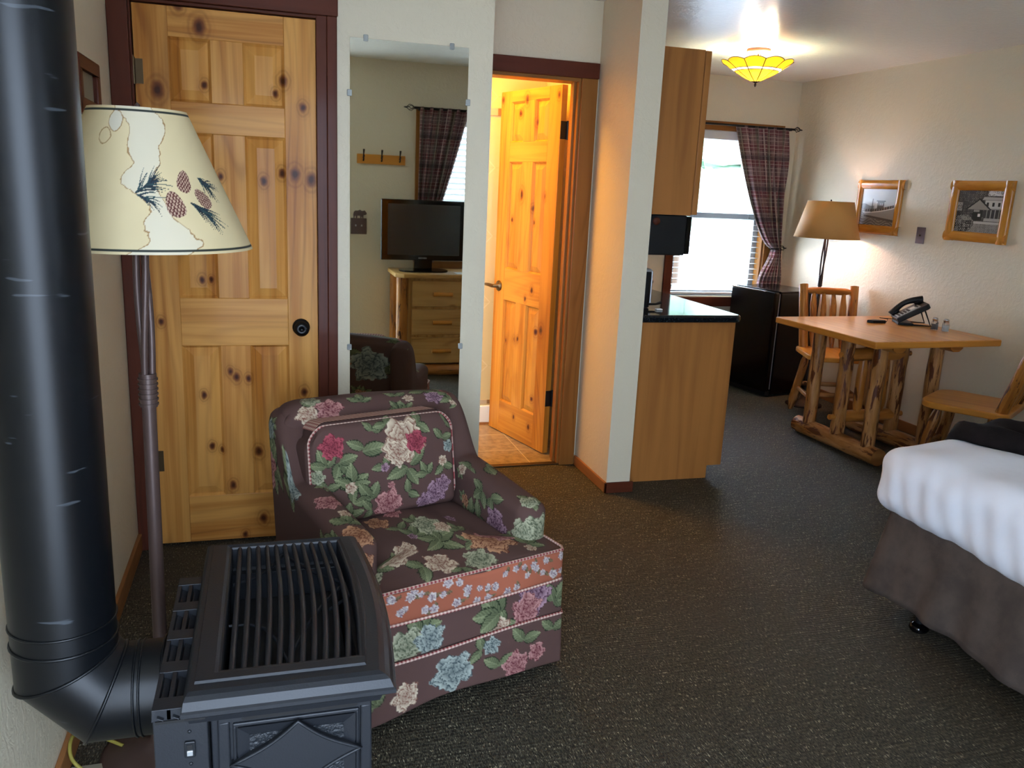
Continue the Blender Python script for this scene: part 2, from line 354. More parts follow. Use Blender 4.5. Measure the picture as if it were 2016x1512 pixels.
# ------------------------------------------------------------ mesh helpers
class MB:
    """collects quads / ngons with UVs (grain along U) and a K map, links ONE mesh object"""
    def __init__(s): s.v = []; s.f = []; s.uv = []; s.k = []; s.sm = []; s.mi = []
    def face(s, pts, uv, smooth=False, k=None, mi=0):
        b = len(s.v); s.v += [tuple(p) for p in pts]; s.f.append(tuple(range(b, b+len(pts))))
        s.uv += list(uv); s.k += list(k) if k else [(p[0], p[2]) for p in pts]; s.sm.append(smooth); s.mi.append(mi)
    def box(s, x0, x1, y0, y1, z0, z1, grain='z', M4=None, off=None, mi=0, skip=''):
        if x0 > x1: x0, x1 = x1, x0
        if y0 > y1: y0, y1 = y1, y0
        if z0 > z1: z0, z1 = z1, z0
        o = off if off else (random.uniform(0, 30), random.uniform(0, 30))
        P = [(x, y, z) for z in (z0, z1) for y in (y0, y1) for x in (x0, x1)]
        F = {'b': (0, 2, 3, 1), 't': (4, 5, 7, 6), 'f': (0, 1, 5, 4), 'k': (2, 6, 7, 3), 'l': (0, 4, 6, 2), 'r': (1, 3, 7, 5)}
        g = 'xyz'.index(grain)
        for key, q in F.items():
            if key in skip: continue
            nrm = {'b': 2, 't': 2, 'f': 1, 'k': 1, 'l': 0, 'r': 0}[key]
            other = [a for a in (0, 1, 2) if a != g and a != nrm][0]
            gg = g if g != nrm else [a for a in (0, 1, 2) if a != nrm and a != other][0]
            pts = [P[i] for i in q]
            uv = [(p[gg]+o[0], p[other]+o[1]) for p in pts]
            k = [(p[0], p[2]) for p in pts]
            if M4 is not None: pts = [tuple(M4 @ Vector(p)) for p in pts]
            s.face(pts, uv, False, k, mi)
        return s
    def prism(s, poly, a0, a1, axis='z', M4=None, grain=None, smooth=False, mi=0):
        """poly in the two other axes, counter-clockwise seen from +axis"""
        o = (random.uniform(0, 30), random.uniform(0, 30))
        def P(p, a):
            q = {'z': (p[0], p[1], a), 'y': (p[0], a, p[1]), 'x': (a, p[0], p[1])}[axis]
            return tuple(M4 @ Vector(q)) if M4 is not None else q
        n = len(poly)
        top = [P(p, a1) for p in poly]; bot = [P(p, a0) for p in poly]
        uvp = [(p[0]+o[0], p[1]+o[1]) if grain != 1 else (p[1]+o[0], p[0]+o[1]) for p in poly]
        kk = [(p[0], p[1]) for p in poly]
        if axis == 'y': top, bot = bot, top
        s.face(top, uvp, False, kk, mi); s.face(bot[::-1], uvp[::-1], False, kk[::-1], mi)
        if axis == 'y': top, bot = bot, top
        acc = 0.0
        for i in range(n):
            j = (i+1) % n; d = math.dist(poly[i], poly[j])
            q = [bot[i], bot[j], top[j], top[i]]; uq = [(acc+o[0], a0+o[1]), (acc+d+o[0], a0+o[1]), (acc+d+o[0], a1+o[1]), (acc+o[0], a1+o[1])]
            if axis == 'y': q = q[::-1]; uq = uq[::-1]
            s.face(q, uq, smooth, None, mi); acc += d
        return s
    def grid(s, fn, nu, nv, uvfn=None, smooth=True, mi=0, cu=False, flip=False):
        """shared vertices; fn(i/nu, j/nv) -> point"""
        b = len(s.v); 
        for j in range(nv+1):
            for i in range(nu+1): s.v.append(tuple(fn(i/nu, j/nv)))
        for j in range(nv):
            for i in range(nu):
                i2 = i+1
                q = [(i, j), (i2, j), (i2, j+1), (i, j+1)]
                if flip: q = q[::-1]
                s.f.append(tuple(b+jj*(nu+1)+ii for ii, jj in q))
                for ii, jj in q:
                    s.uv.append(uvfn(ii/nu, jj/nv) if uvfn else (ii/nu, jj/nv))
                    p = s.v[b+jj*(nu+1)+ii]; s.k.append((p[0], p[2]))
                s.sm.append(smooth); s.mi.append(mi)
        return s
    def tube(s, pts, radii, n=16, caps=True, wob=0.0, up=None, mi=0, flat=1.0, closed=False):
        pts = [Vector(p) for p in pts]
        if not hasattr(radii, '__len__'): radii = [radii]*len(pts)
        T = []
        for i in range(len(pts)):
            if closed: a, b = pts[i-1], pts[(i+1) % len(pts)]
            else: a = pts[max(i-1, 0)]; b = pts[min(i+1, len(pts)-1)]
            T.append((b-a).normalized())
        ref = Vector(up) if up else (Vector((0, 0, 1)) if abs(T[0].z) < .9 else Vector((1, 0, 0)))
        N = (ref - T[0]*ref.dot(T[0])).normalized()
        o = (random.uniform(0, 30), random.uniform(0, 30)); seed = random.uniform(0, 100)
        rings = []; us = []; acc = 0.0
        for i, p in enumerate(pts):
            N = (N - T[i]*N.dot(T[i])).normalized(); B = T[i].cross(N)
            if i: acc += (p-pts[i-1]).length
            us.append(acc); ring = []
            for k in range(n):
                a = 2*PI*k/n; r = radii[i]
                if wob: r *= 1+wob*mnoise.noise(Vector((math.cos(a)*1.2+seed, math.sin(a)*1.2, acc*9)))
                ring.append(p+N*(r*math.cos(a))+B*(r*flat*math.sin(a)))
            rings.append(ring)
        b = len(s.v)
        for ring in rings: s.v += [tuple(q) for q in ring]
        m = len(pts); rr = max(radii)
        for i in range(m if closed else m-1):
            i2 = (i+1) % m; u2 = us[i2] if i2 else acc+.05
            for k in range(n):
                k2 = (k+1) % n
                s.f.append((b+i*n+k, b+i*n+k2, b+i2*n+k2, b+i2*n+k))
                for (uu, kk) in ((us[i], k), (us[i], k+1), (u2, k+1), (u2, k)):
                    s.uv.append((uu+o[0], 2*PI*rr*kk/n+o[1])); s.k.append((0, 0))
                s.sm.append(True); s.mi.append(mi)
        if caps and not closed:
            for idx, ring in ((0, rings[0]), (m-1, rings[-1])):
                q = ring[::-1] if idx == 0 else ring
                c = pts[idx]
                s.face(q, [((p-c).dot(N)*.3+o[0], (p-c).length*.5+o[1]) for p in q], False, None, mi)
        return s
    def lathe(s, prof, c=(0, 0, 0), n=32, a0=0.0, a1=2*PI, uvfn=None, mi=0, M4=None):
        """prof: (r, z) from bottom to top, outward normals"""
        L = [0.0]
        for i in range(1, len(prof)): L.append(L[-1]+math.dist(prof[i], prof[i-1]))
        R = max(p[0] for p in prof); m = len(prof); b = len(s.v)
        full = abs(a1-a0-2*PI) < 1e-6
        cnt = n if full else n+1
        for (r, z) in prof:
            for k in range(cnt):
                a = a0+(a1-a0)*k/n; p = Vector((c[0]+r*math.cos(a), c[1]+r*math.sin(a), c[2]+z))
                if M4 is not None: p = M4 @ p
                s.v.append(tuple(p))
        for i in range(m-1):
            for k in range(n):
                k2 = (k+1) % cnt
                s.f.append((b+i*cnt+k, b+i*cnt+k2, b+(i+1)*cnt+k2, b+(i+1)*cnt+k))
                for (ii, kk) in ((i, k), (i, k+1), (i+1, k+1), (i+1, k)):
                    s.uv.append((L[ii], 2*PI*R*kk/n)); s.k.append((0, 0))
                s.sm.append(True); s.mi.append(mi)
        return s
    def build(s, name, mat, parent=None, local=False, bevel=0.0, seg=2, weld=False, solid=0.0, paint=None, kind=None, label=None):
        me = bpy.data.meshes.new(name)
        V = np.array(s.v, dtype=float)
        if parent is None:
            c = np.array([(V[:, 0].min()+V[:, 0].max())/2, (V[:, 1].min()+V[:, 1].max())/2, V[:, 2].min()])
        elif local: c = np.zeros(3)
        else:
            r = parent
            c = np.zeros(3)
            while r is not None: c = c+np.array(r.location); r = r.parent
        V = V-c
        me.from_pydata(V.tolist(), [], s.f)
        uvl = me.uv_layers.new(name='UVMap'); uvl.data.foreach_set('uv', np.array(s.uv, dtype=np.float32).ravel())
        kl = me.uv_layers.new(name='K'); kl.data.foreach_set('uv', np.array(s.k, dtype=np.float32).ravel())
        me.polygons.foreach_set('use_smooth', s.sm)
        mats = mat if isinstance(mat, (list, tuple)) else [mat]
        for q in mats: me.materials.append(M[q] if isinstance(q, str) else q)
        if len(mats) > 1: me.polygons.foreach_set('material_index', s.mi)
        if paint is not None:
            ca = me.color_attributes.new('paint', 'FLOAT_COLOR', 'POINT')
            ca.data.foreach_set('color', np.concatenate([paint, np.ones((len(paint), 1))], 1).astype(np.float32).ravel())
        if weld or bevel:
            bm = bmesh.new(); bm.from_mesh(me); bmesh.ops.remove_doubles(bm, verts=bm.verts, dist=1e-5)
            bm.to_mesh(me); bm.free()
        me.update()
        o = bpy.data.objects.new(name, me); COL.objects.link(o)
        if parent is None: o.location = c
        else: o.parent = parent
        if bevel:
            md = o.modifiers.new('edge', 'BEVEL'); md.width = bevel; md.segments = seg; md.limit_method = 'ANGLE'; md.angle_limit = .6
            md.harden_normals = False
        if solid:
            md = o.modifiers.new('thick', 'SOLIDIFY'); md.thickness = solid; md.offset = 0
        if kind: o['kind'] = kind
        if label: o['label'] = label
        return o

def tag(o, label=None, cat=None, group=None, kind=None):
    if label: o['label'] = label
    if cat: o['category'] = cat
    if group: o['group'] = group
    if kind: o['kind'] = kind
    return o
def thing(name, label, cat, loc=(0, 0, 0), rz=0.0, group=None, kind=None):
    o = bpy.data.objects.new(name, None); COL.objects.link(o); o.empty_display_size = .05
    o.location = loc; o.rotation_euler = (0, 0, rz)
    return tag(o, label, cat, group, kind)
def bx(name, mat, x0, x1, y0, y1, z0, z1, parent=None, grain='z', bevel=0.0, local=False, kind=None, label=None):
    return MB().box(x0, x1, y0, y1, z0, z1, grain).build(name, mat, parent, local, bevel, kind=kind, label=label)
def S(o): o['kind'] = 'structure'; return o
def arc(c, r, a0, a1, n, z=None):
    return [(c[0]+r*math.cos(a0+(a1-a0)*i/n), c[1]+r*math.sin(a0+(a1-a0)*i/n)) for i in range(n+1)]
def spline(P, k=8):
    P = [Vector(p) for p in P]; out = []
    for i in range(len(P)-1):
        a, b, c, d = P[max(i-1, 0)], P[i], P[i+1], P[min(i+2, len(P)-1)]
        for q in range(k):
            t = q/k; out.append(.5*((2*b)+(c-a)*t+(2*a-5*b+4*c-d)*t*t+(3*b-a-3*c+d)*t**3))
    out.append(P[-1]); return out
def rrect(x0, x1, y0, y1, r, n=6):
    p = []
    for (cx_, cy_, a) in ((x1-r, y1-r, 0), (x0+r, y1-r, PI/2), (x0+r, y0+r, PI), (x1-r, y0+r, 1.5*PI)):
        p += arc((cx_, cy_), r, a, a+PI/2, n)
    return p

# ------------------------------------------------------------ painting (numpy, on dense meshes)
def L3(h): return np.array(lin(h))
PAL = {k: L3(v) for k, v in dict(base='#5a423c', g1='#868c66', g2='#44593f', gd='#222e1b', cream='#d9c8ab', cream2='#7c4e40', pink='#c59088', pink2='#5e1f2a',
       crim='#b0525c', crim2='#5d1c28', teal='#a9b0a4', teal2='#3a474a', mauve='#b08d98', mauve2='#401f34', sage='#b5b394', sage2='#4a523c', peach='#c99872', peach2='#5e2a1c',
       salmon='#a05c44', white='#cfc4ba', white2='#75606a').items()}
def rose(P, C, cx, cy, R, light, dark, seed=0.0, sq=1.0):
    d = P-np.array([cx, cy]); d = d*np.array([1.0, 1.0/sq])
    m0 = np.abs(d).max(1) < R*1.35
    if not m0.any(): return
    idx = np.where(m0)[0]; d = d[idx]
    r = np.hypot(d[:, 0], d[:, 1])/R; th = np.arctan2(d[:, 1], d[:, 0])+seed
    edge = 1+.13*np.sin(5*th+seed*3)+.08*np.sin(8*th+seed*5)+.045*np.sin(17*th)
    q = r/edge; m = q < 1
    idx = idx[m]; q = q[m]; th = th[m]
    q2 = np.clip(q+.05*np.sin(3*th+9*q+seed), 0, .999)
    lay = np.floor(q2*4.2); fr = q2*4.2-lay
    k = 3+lay
    pet = np.abs(np.sin(k*th/2+lay*1.7+seed*2))
    sh = .18+.82*(fr**.7)*(.35+.65*pet**.6)
    sh = np.where(fr < .14, .0, sh); sh = np.where(pet < .16, sh*.35, sh)
    sh = sh*(.45+.65*q)*1.08
    C[idx] = dark+(light-dark)*np.clip(sh, 0, 1)[:, None]
def leaf(P, C, cx, cy, Ln, Wd, ang, light=None, dark=None):
    light = PAL['g1'] if light is None else light; dark = PAL['gd'] if dark is None else dark
    d = P-np.array([cx, cy]); ca, sa = math.cos(ang), math.sin(ang)
    a = (d[:, 0]*ca+d[:, 1]*sa)/Ln; b = (-d[:, 0]*sa+d[:, 1]*ca)/Wd
    m0 = (a > 0) & (a < 1) & (np.abs(b) < 1)
    idx = np.where(m0)[0]
    if len(idx) == 0: return
    a = a[idx]; b = b[idx]
    env = np.sin(PI*a**.8)**.75*(.9+.14*((a*8) % 1.0))
    m = np.abs(b) < env; idx = idx[m]; a = a[m]; b = b[m]; env = env[m]
    vein = np.abs(((a-np.abs(b)*.35)*7) % 1.0-.5)*2
    sh = .35+.45*vein+.2*(b > 0)
    sh = np.where(np.abs(b)/env > .84, .0, sh); sh = np.where(np.abs(b) < .08, 1.1, sh); sh = sh*(.55+.6*a)
    C[idx] = dark+(light-dark)*sh[:, None]
def sprig(P, C, cx, cy, R, ang, n=3, seed=0):
    for i in range(n):
        a = ang+(i-(n-1)/2)*(2.1/max(n-1, 1)) if n > 1 else ang
        leaf(P, C, cx, cy, R*(1-.15*abs(i-(n-1)/2)), R*.3, a)
ROSES = [('cream', 'cream2'), ('pink', 'pink2'), ('teal', 'teal2'), ('mauve', 'mauve2'), ('sage', 'sage2'), ('peach', 'peach2'), ('crim', 'crim2')]
def floral(P, feats, fill=0, seed=1, base='base'):
    """P: (N, 2) metres on the cloth; feats drawn last over random filling"""
    C = np.tile(PAL[base], (len(P), 1))
    r = random.Random(seed)
    if fill:
        x0, y0 = P.min(0); x1, y1 = P.max(0)
        occ = [(f[1], f[2], f[3]) for f in feats if f[0] != 'lf']
        step = .15
        nx = int((x1-x0)/step)+2; ny = int((y1-y0)/step)+2
        for i in range(nx):
            for j in range(ny):
                if r.random() > fill: continue
                x = x0+(i+r.uniform(.1, .9))*step; y = y0+(j+r.uniform(.1, .9))*step
                if any(math.hypot(x-a, y-b) < c+.05 for a, b, c in occ): continue
                R = r.choice((.022, .03, .042, .05)); a = r.uniform(0, 6.28)
                for q in range(r.choice((2, 3))): sprig(P, C, x+math.cos(a)*R*.6, y+math.sin(a)*R*.6, R*1.5, a+r.uniform(-.4, .4), r.choice((2, 3))); a += r.uniform(1.6, 2.6)
                p = r.choice(ROSES)
                if r.random() < .75: rose(P, C, x, y, R, PAL[p[0]], PAL[p[1]], r.uniform(0, 9))
    for f in feats:
        if f[0] == 'lf': sprig(P, C, f[1], f[2], f[3], f[4], f[5] if len(f) > 5 else 3)
    for f in feats:
        if f[0] in PAL: rose(P, C, f[1], f[2], f[3], PAL[f[0]], PAL[f[0]+'2'], f[4] if len(f) > 4 else 1.0, f[5] if len(f) > 5 else 1.0)
    return C

def rbox(size, r, step, deform=None, fpow=1.0):
    """dense rounded box, centred in x and y, z from 0; returns V (N,3), faces, rest coords V0, side index per vertex"""
    sx, sy_, sz = size; n = [max(3, int(round(d/step))) for d in (sx, sy_, sz)]
    key = {}; V = []; Fs = []; side = []
    def vid(p, sd):
        q = (round(p[0], 6), round(p[1], 6), round(p[2], 6), )
        if q in key: return key[q]
        key[q] = len(V); V.append(p); side.append(sd); return key[q]
    axes = [(0, 1, 2, 1), (0, 1, 2, -1), (1, 2, 0, 1), (1, 2, 0, -1), (2, 0, 1, 1), (2, 0, 1, -1)]
    S3 = (sx, sy_, sz)
    for sd, (a, b, c, sg) in enumerate(axes):
        for j in range(n[b]):
            for i in range(n[a]):
                q = []
                for (ii, jj) in ((i, j), (i+1, j), (i+1, j+1), (i, j+1)):
                    p = [0, 0, 0]; p[a] = (ii/n[a]-.5)*S3[a]; p[b] = (jj/n[b]-.5)*S3[b]; p[c] = sg*S3[c]/2
                    q.append(vid(tuple(p), sd))
                Fs.append(tuple(q if sg > 0 else q[::-1]))
    V = np.array(V); h = np.array(S3)/2; inner = np.maximum(h-r, 0)
    cl = np.clip(V, -inner, inner); d = V-cl; ln = np.linalg.norm(d, axis=1); ln[ln == 0] = 1
    out = cl+d/ln[:, None]*np.minimum(r, ln)[:, None]
    # points on flat areas keep the full offset
    out = cl+d/ln[:, None]*r
    out[:, 2] += sz/2; V0 = V.copy(); V0[:, 2] += sz/2
    if deform is not None: out = deform(out, V0)
    return out, Fs, V0, np.array(side)
def paintmap(V0, side, size):
    """cloth coordinates: front/back faces use x,z; sides use y,z shifted; top continues upward"""
    sx, sy_, sz = size
    P = np.zeros((len(V0), 2)); x, y, z = V0[:, 0], V0[:, 1], V0[:, 2]
    for sd in range(6):
        m = side == sd
        if sd == 0: P[m] = np.c_[x[m], sz+(y[m]+sy_/2)]            # top, continues from the front
        elif sd == 1: P[m] = np.c_[x[m], -(y[m]+sy_/2)]
        elif sd == 2: P[m] = np.c_[sx/2+(y[m]+sy_/2), z[m]]         # +x
        elif sd == 3: P[m] = np.c_[-sx/2-(y[m]+sy_/2), z[m]]        # -x
        elif sd == 4: P[m] = np.c_[3+x[m], z[m]]                    # +y (back)
        else: P[m] = np.c_[x[m], z[m]]                              # -y (front)
    return P
def dense_obj(name, V, F, P, col, mat, parent, M4=None):
    if M4 is not None:
        A = np.array(M4.to_3x3()); V = V @ A.T+np.array(M4.translation)
    me = bpy.data.meshes.new(name); me.from_pydata(V.tolist(), [], F)
    uvl = me.uv_layers.new(name='UVMap')
    li = np.empty(len(me.loops), dtype=np.int32); me.loops.foreach_get('vertex_index', li)
    uvl.data.foreach_set('uv', P[li].astype(np.float32).ravel())
    me.polygons.foreach_set('use_smooth', [True]*len(me.polygons))
    ca = me.color_attributes.new('paint', 'FLOAT_COLOR', 'POINT')
    ca.data.foreach_set('color', np.concatenate([col, np.ones((len(col), 1))], 1).astype(np.float32).ravel())
    me.materials.append(M[mat]); me.update()
    o = bpy.data.objects.new(name, me); COL.objects.link(o); o.parent = parent
    return o
# ============================================================ THE ROOM
LX, RX, BY, MY, FY, CH = -0.515, 4.07, -0.06, 3.35, 6.02, 2.375   # left, right, back, mirror wall, far wall, ceiling
PX0, PX1, DY = 1.606, 1.732, 4.10                                 # partition faces, bathroom door wall
T = .12
S(bx('floor', 'carpet', LX-T, RX+T, BY-T, FY+T, -.1, 0))
S(bx('ceiling', 'ceiling', LX-T, RX+T, BY-T, FY+T, CH, CH+.1))
S(bx('wall_left', 'wall', LX-T, LX, BY-T, MY, 0, CH))
S(bx('wall_right', 'wall', RX, RX+T, BY-T, FY+T, 0, CH))
# back wall (behind the camera): open entry doorway and the dresser window
w = MB()
for (x0, x1, z0, z1) in ((LX, -.45, 0, CH), (-.45, .51, 2.05, CH), (.51, 1.165, 0, CH), (1.165, 2.68, 0, .86), (1.165, 2.68, 1.995, CH), (2.68, RX, 0, CH)):
    w.box(x0, x1, BY-T, BY, z0, z1)
S(w.build('wall_back', 'wall'))
# mirror wall with the closet door recess
w = MB()
for (x0, x1, z0, z1) in ((LX, -.445, 0, CH), (-.445, .196, 2.045, CH), (.196, .863, 0, CH)):
    w.box(x0, x1, MY, MY+.1, z0, z1)
w.box(-.445, .196, MY+.07, MY+.1, 0, 2.045)
w.box(.763, .863, MY+.1, DY, 0, CH)
S(w.build('wall_front', 'wall'))
w = MB()
for (x0, x1, z0, z1) in ((.763, .875, 0, CH), (.875, 1.515, 2.01, CH), (1.515, PX0, 0, CH)):
    w.box(x0, x1, DY, DY+.11, z0, z1)
S(w.build('wall_bathroom_doorway', 'wall'))
S(bx('wall_partition', 'wall', PX0, PX1, 3.64, FY, 0, CH))
w = MB()
for (x0, x1, z0, z1) in ((PX1, 3.073, 0, CH), (3.073, 3.88, 0, .68), (3.073, 3.88, 1.973, CH), (3.88, RX, 0, CH)):
    w.box(x0, x1, FY, FY+T, z0, z1)
S(w.build('wall_far', 'wall'))
# bathroom shell
S(bx('floor', 'bathfloor', .3, PX0, DY+.02, 4.92, .0005, .006))
S(bx('wall_bathroom_back', 'bathwall', .2, PX0, 4.92, 5.0, 0, CH))
S(bx('wall_bathroom_left', 'bathwall', .2, .3, DY+.11, 4.92, 0, CH))
S(bx('wall_bathroom_right', 'bathwall', PX0-.004, PX0-.001, DY+.11, 4.92, 0, CH))
S(bx('trim_1', 'band', .3, PX0, 4.912, 4.92, 1.875, 1.915))
S(bx('trim_2', 'band', .3, PX0, 4.912, 4.92, .135, .16))
S(bx('trim_3', 'white', .3, PX0, 4.89, 4.92, .018, .128, bevel=.006))
S(bx('baseboard_bathroom', 'basewood', .3, PX0, 4.885, 4.92, .006, .02))
S(bx('trim_4', M['brass'], .875, 1.515, DY-.01, DY+.03, .0, .008, bevel=.003))
# trims round the closet door
def trimset(name, mat, boxes, bevel=.003, kind='structure'):
    m = MB()
    for b, g in boxes: m.box(*b, grain=g)
    o = m.build(name, mat, None, bevel=bevel); o['kind'] = kind; return o
trimset('trim_5', 'trim', [((LX+.001, -.447, MY-.018, MY, 0, 2.05), 'z'), ((.226, .263, MY-.018, MY, 0, 2.05), 'z'),
                           ((LX+.001, .266, MY-.022, MY, 2.05, 2.115), 'x')])
trimset('trim_6', 'trim', [((.188, .226, MY-.010, MY+.03, 0, 2.05), 'z'), ((-.447, -.440, MY-.004, MY+.05, 0, 2.05), 'z'), ((-.445, .196, MY-.006, MY+.03, 2.040, 2.05), 'x')], .002)
# bathroom door trim
trimset('trim_7', 'trimlight', [((1.512, 1.596, DY-.018, DY, 0, 2.012), 'z'), ((.866, .88, DY-.018, DY, 0, 2.012), 'z')])
trimset('trim_8', 'trim', [((.864, 1.600, DY-.022, DY, 2.012, 2.085), 'x')])
trimset('trim_9', 'trimlight', [((1.500, 1.515, DY-.004, DY+.115, 0, 2.0), 'z'), ((1.487, 1.502, DY+.03, DY+.06, 0, 2.0), 'z'), ((.875, 1.515, DY-.004, DY+.115, 1.995, 2.012), 'x'), ((.875, .885, DY-.004, DY+.115, 0, 2.0), 'z')], .002)
# baseboards
S(bx('baseboard_left', 'basewood', LX, LX+.014, BY, MY-.02, 0, .075, grain='y', bevel=.003))
trimset('baseboard_partition', 'basewood', [((PX0-.012, PX0, 3.628, DY-.02, 0, .055), 'y')])
trimset('baseboard_pier', 'trim', [((PX0-.012, PX1+.016, 3.628, 3.64, 0, .055), 'x')])
S(bx('baseboard_front', 'trim', .264, .875, MY-.012, MY, 0, .06, grain='x', bevel=.003))
S(bx('baseboard_right', 'basewood', RX-.012, RX, BY, FY, 0, .07, grain='y', bevel=.003))
S(bx('baseboard_far', 'basewood', 2.34, RX, FY-.012, FY, 0, .07, grain='x', bevel=.003))

# ------------------------------------------------------------ six panel doors
def panel_door(name, mat, w, h, loc, rz, both, th=.035):
    d = thing(name, None, None, loc, rz, kind='structure')
    st = .114; cs0 = w*.407; cs1 = w*.587; r0 = w-st
    z = [0, .195, .810, .995, 1.600, 1.708, 1.925, h]
    B = lambda n, *b, g: MB().box(*b, grain=g).build(n, mat, d, True, .002)
    B('stile', 0, st, -th/2, th/2, 0, h, g='z'); B('stile', r0, w, -th/2, th/2, 0, h, g='z')
    for (a, b) in ((1, 2), (3, 4), (5, 6)): B('center_stile', cs0, cs1, -th/2, th/2, z[a], z[b], g='z')
    for (a, b) in ((0, 1), (2, 3), (4, 5), (6, 7)):
        B('rail', st, r0, -th/2, th/2, z[a], z[b], g='x')
    for (x0, x1) in ((st, cs0), (cs1, r0)):
        for (a, b) in ((1, 2), (3, 4), (5, 6)):
            m = MB(); o = (random.uniform(0, 30), random.uniform(0, 30))
            for sg in ((-1, 1) if both else (-1,)):
                yb = sg*(th/2-.011); yf = sg*(th/2-.002)
                rings = []
                for (ins, yy) in ((0, yb), (.006, yb), (.008, yb-sg*.003), (.040, yf), (.046, yf)):
                    rings.append([(x0+ins, yy, z[a]+ins), (x1-ins, yy, z[a]+ins), (x1-ins, yy, z[b]-ins), (x0+ins, yy, z[b]-ins)])
                def addq(q): m.face(q if sg < 0 else q[::-1], [(p[2]+o[0], p[0]+o[1]) for p in (q if sg < 0 else q[::-1])])
                for i in range(len(rings)-1):
                    for k in range(4):
                        k2 = (k+1) % 4; addq([rings[i][k], rings[i][k2], rings[i+1][k2], rings[i+1][k]])
                addq(rings[-1])
                # ogee bead round the panel
                for (p, q) in (((x0, z[a]), (x1, z[a])), ((x1, z[a]), (x1, z[b])), ((x1, z[b]), (x0, z[b])), ((x0, z[b]), (x0, z[a]))):
                    cxx = (x0+x1)/2; czz = (z[a]+z[b])/2
                    def ins(pt, e): return (pt[0]+math.copysign(e, cxx-pt[0]), pt[1]+math.copysign(e, czz-pt[1]))
                    P0, P1, Q0, Q1 = p, ins(p, .008), q, ins(q, .008)
                    yo = sg*(th/2-.001)
                    addq([(P0[0], yo, P0[1]), (Q0[0], yo, Q0[1]), (Q1[0], yb, Q1[1]), (P1[0], yb, P1[1])])
            m.build('panel', mat, d, True)
    return d
d1 = panel_door('door_1', 'pine1', .624, 2.026, (-.437, MY+.012+.0175, .011), 0, False)
d2 = panel_door('door_2', 'pine2', .61, 1.985, (1.488, 4.262, .012), math.atan2(.588, -.162), True)
# black round knob of the closet door
k = MB().lathe([(0, 0), (.031, 0), (.034, .004), (.031, .008), (.014, .012), (.012, .030), (.022, .036), (.029, .045), (.029, .052), (.020, .060), (.008, .062), (.007, .059), (.0, .059)],
               n=32, M4=Matrix.Translation((.559, -.0175, .883)) @ Matrix.Rotation(PI/2, 4, 'X')).build('door_knob', 'knob_black', d1, True)
def hinge(par, x, z, sg=-1, mat='brass'):
    m = MB().tube([(x, sg*.024, z-.045), (x, sg*.024, z+.045)], .006, 10)
    for q in (-.015, .015): m.tube([(x, sg*.024, z+q-.0005), (x, sg*.024, z+q+.0005)], .0068, 10)
    m.tube([(x, sg*.024, z+.045), (x, sg*.024, z+.052)], [.004, .002], 8)
    m.box(x-.001, x+.03, sg*.018, sg*.020, z-.042, z+.042)
    return m.build('hinge', mat, par, True)
hinge(d1, -.002, 1.80); hinge(d1, -.002, .35)
bx('latch_plate', 'white', .625, .632, -.017, -.005, .885, .905, d1, local=True)
# lever handle and hinges of the bathroom door (visible face is local +y)
m = MB().lathe([(0, 0), (.030, 0), (.032, .004), (.028, .008), (.012, .012), (.010, .045), (0, .046)], n=28, M4=Matrix.Translation((.552, .0175, .885)) @ Matrix.Rotation(-PI/2, 4, 'X'))
m.tube([(.552, .058, .885), (.56, .062, .885), (.60, .064, .887), (.640, .060, .885), (.652, .054, .883)], [.010, .011, .010, .009, .007], 14)
m.build('lever_handle', 'brass', d2, True)
for zz in (1.76, .32):
    m = MB().box(-.004, .0, -.018, .018, zz-.045, zz+.045)
    m.box(-.012, -.004, -.022, -.020, zz-.045, zz+.045)
    m.tube([(-.006, -.024, zz-.047), (-.006, -.024, zz+.047)], .0075, 12)
    m.build('hinge', 'black_metal', d2, True)

# ------------------------------------------------------------ window_1 (far wall)
win = thing('window_1', None, None, (3.4765, FY, .68), kind='structure')
def WB(n, mat, *b, g='z', bevel=.003): return MB().box(*b, grain=g).build(n, mat, win, False, bevel)
WB('casing', 'trim', 3.006, 3.073, FY-.02, FY, .605, 2.04)
WB('casing', 'trimlight', 3.88, 3.95, FY-.02, FY, .605, 2.04)
WB('casing', 'trimlight', 3.073, 3.88, FY-.02, FY, 1.973, 2.04, g='x')
WB('sill', 'trim', 3.073, 3.88, FY-.026, FY, .605, .68, g='x')
WB('jamb', 'trimlight', 3.865, 3.88, FY, FY+.115, .68, 1.973)
WB('jamb', 'trimlight', 3.073, 3.085, FY, FY+.115, .68, 1.973)
for (z0, z1, yy) in ((1.30, 1.973, .095), (.68, 1.345, .075)):
    m = MB(); a = .045
    m.box(3.085, 3.085+a, FY+yy, FY+yy+.02, z0, z1); m.box(3.865-a, 3.865, FY+yy, FY+yy+.02, z0, z1)
    m.box(3.085+a, 3.865-a, FY+yy, FY+yy+.02, z0, z0+a); m.box(3.085+a, 3.865-a, FY+yy, FY+yy+.02, z1-a, z1)
    f = m.build('sash', 'vinyl', win)
    MB().box(3.13, 3.82, FY+yy+.008, FY+yy+.012, z0+a, z1-a).build('pane', 'glass', f)
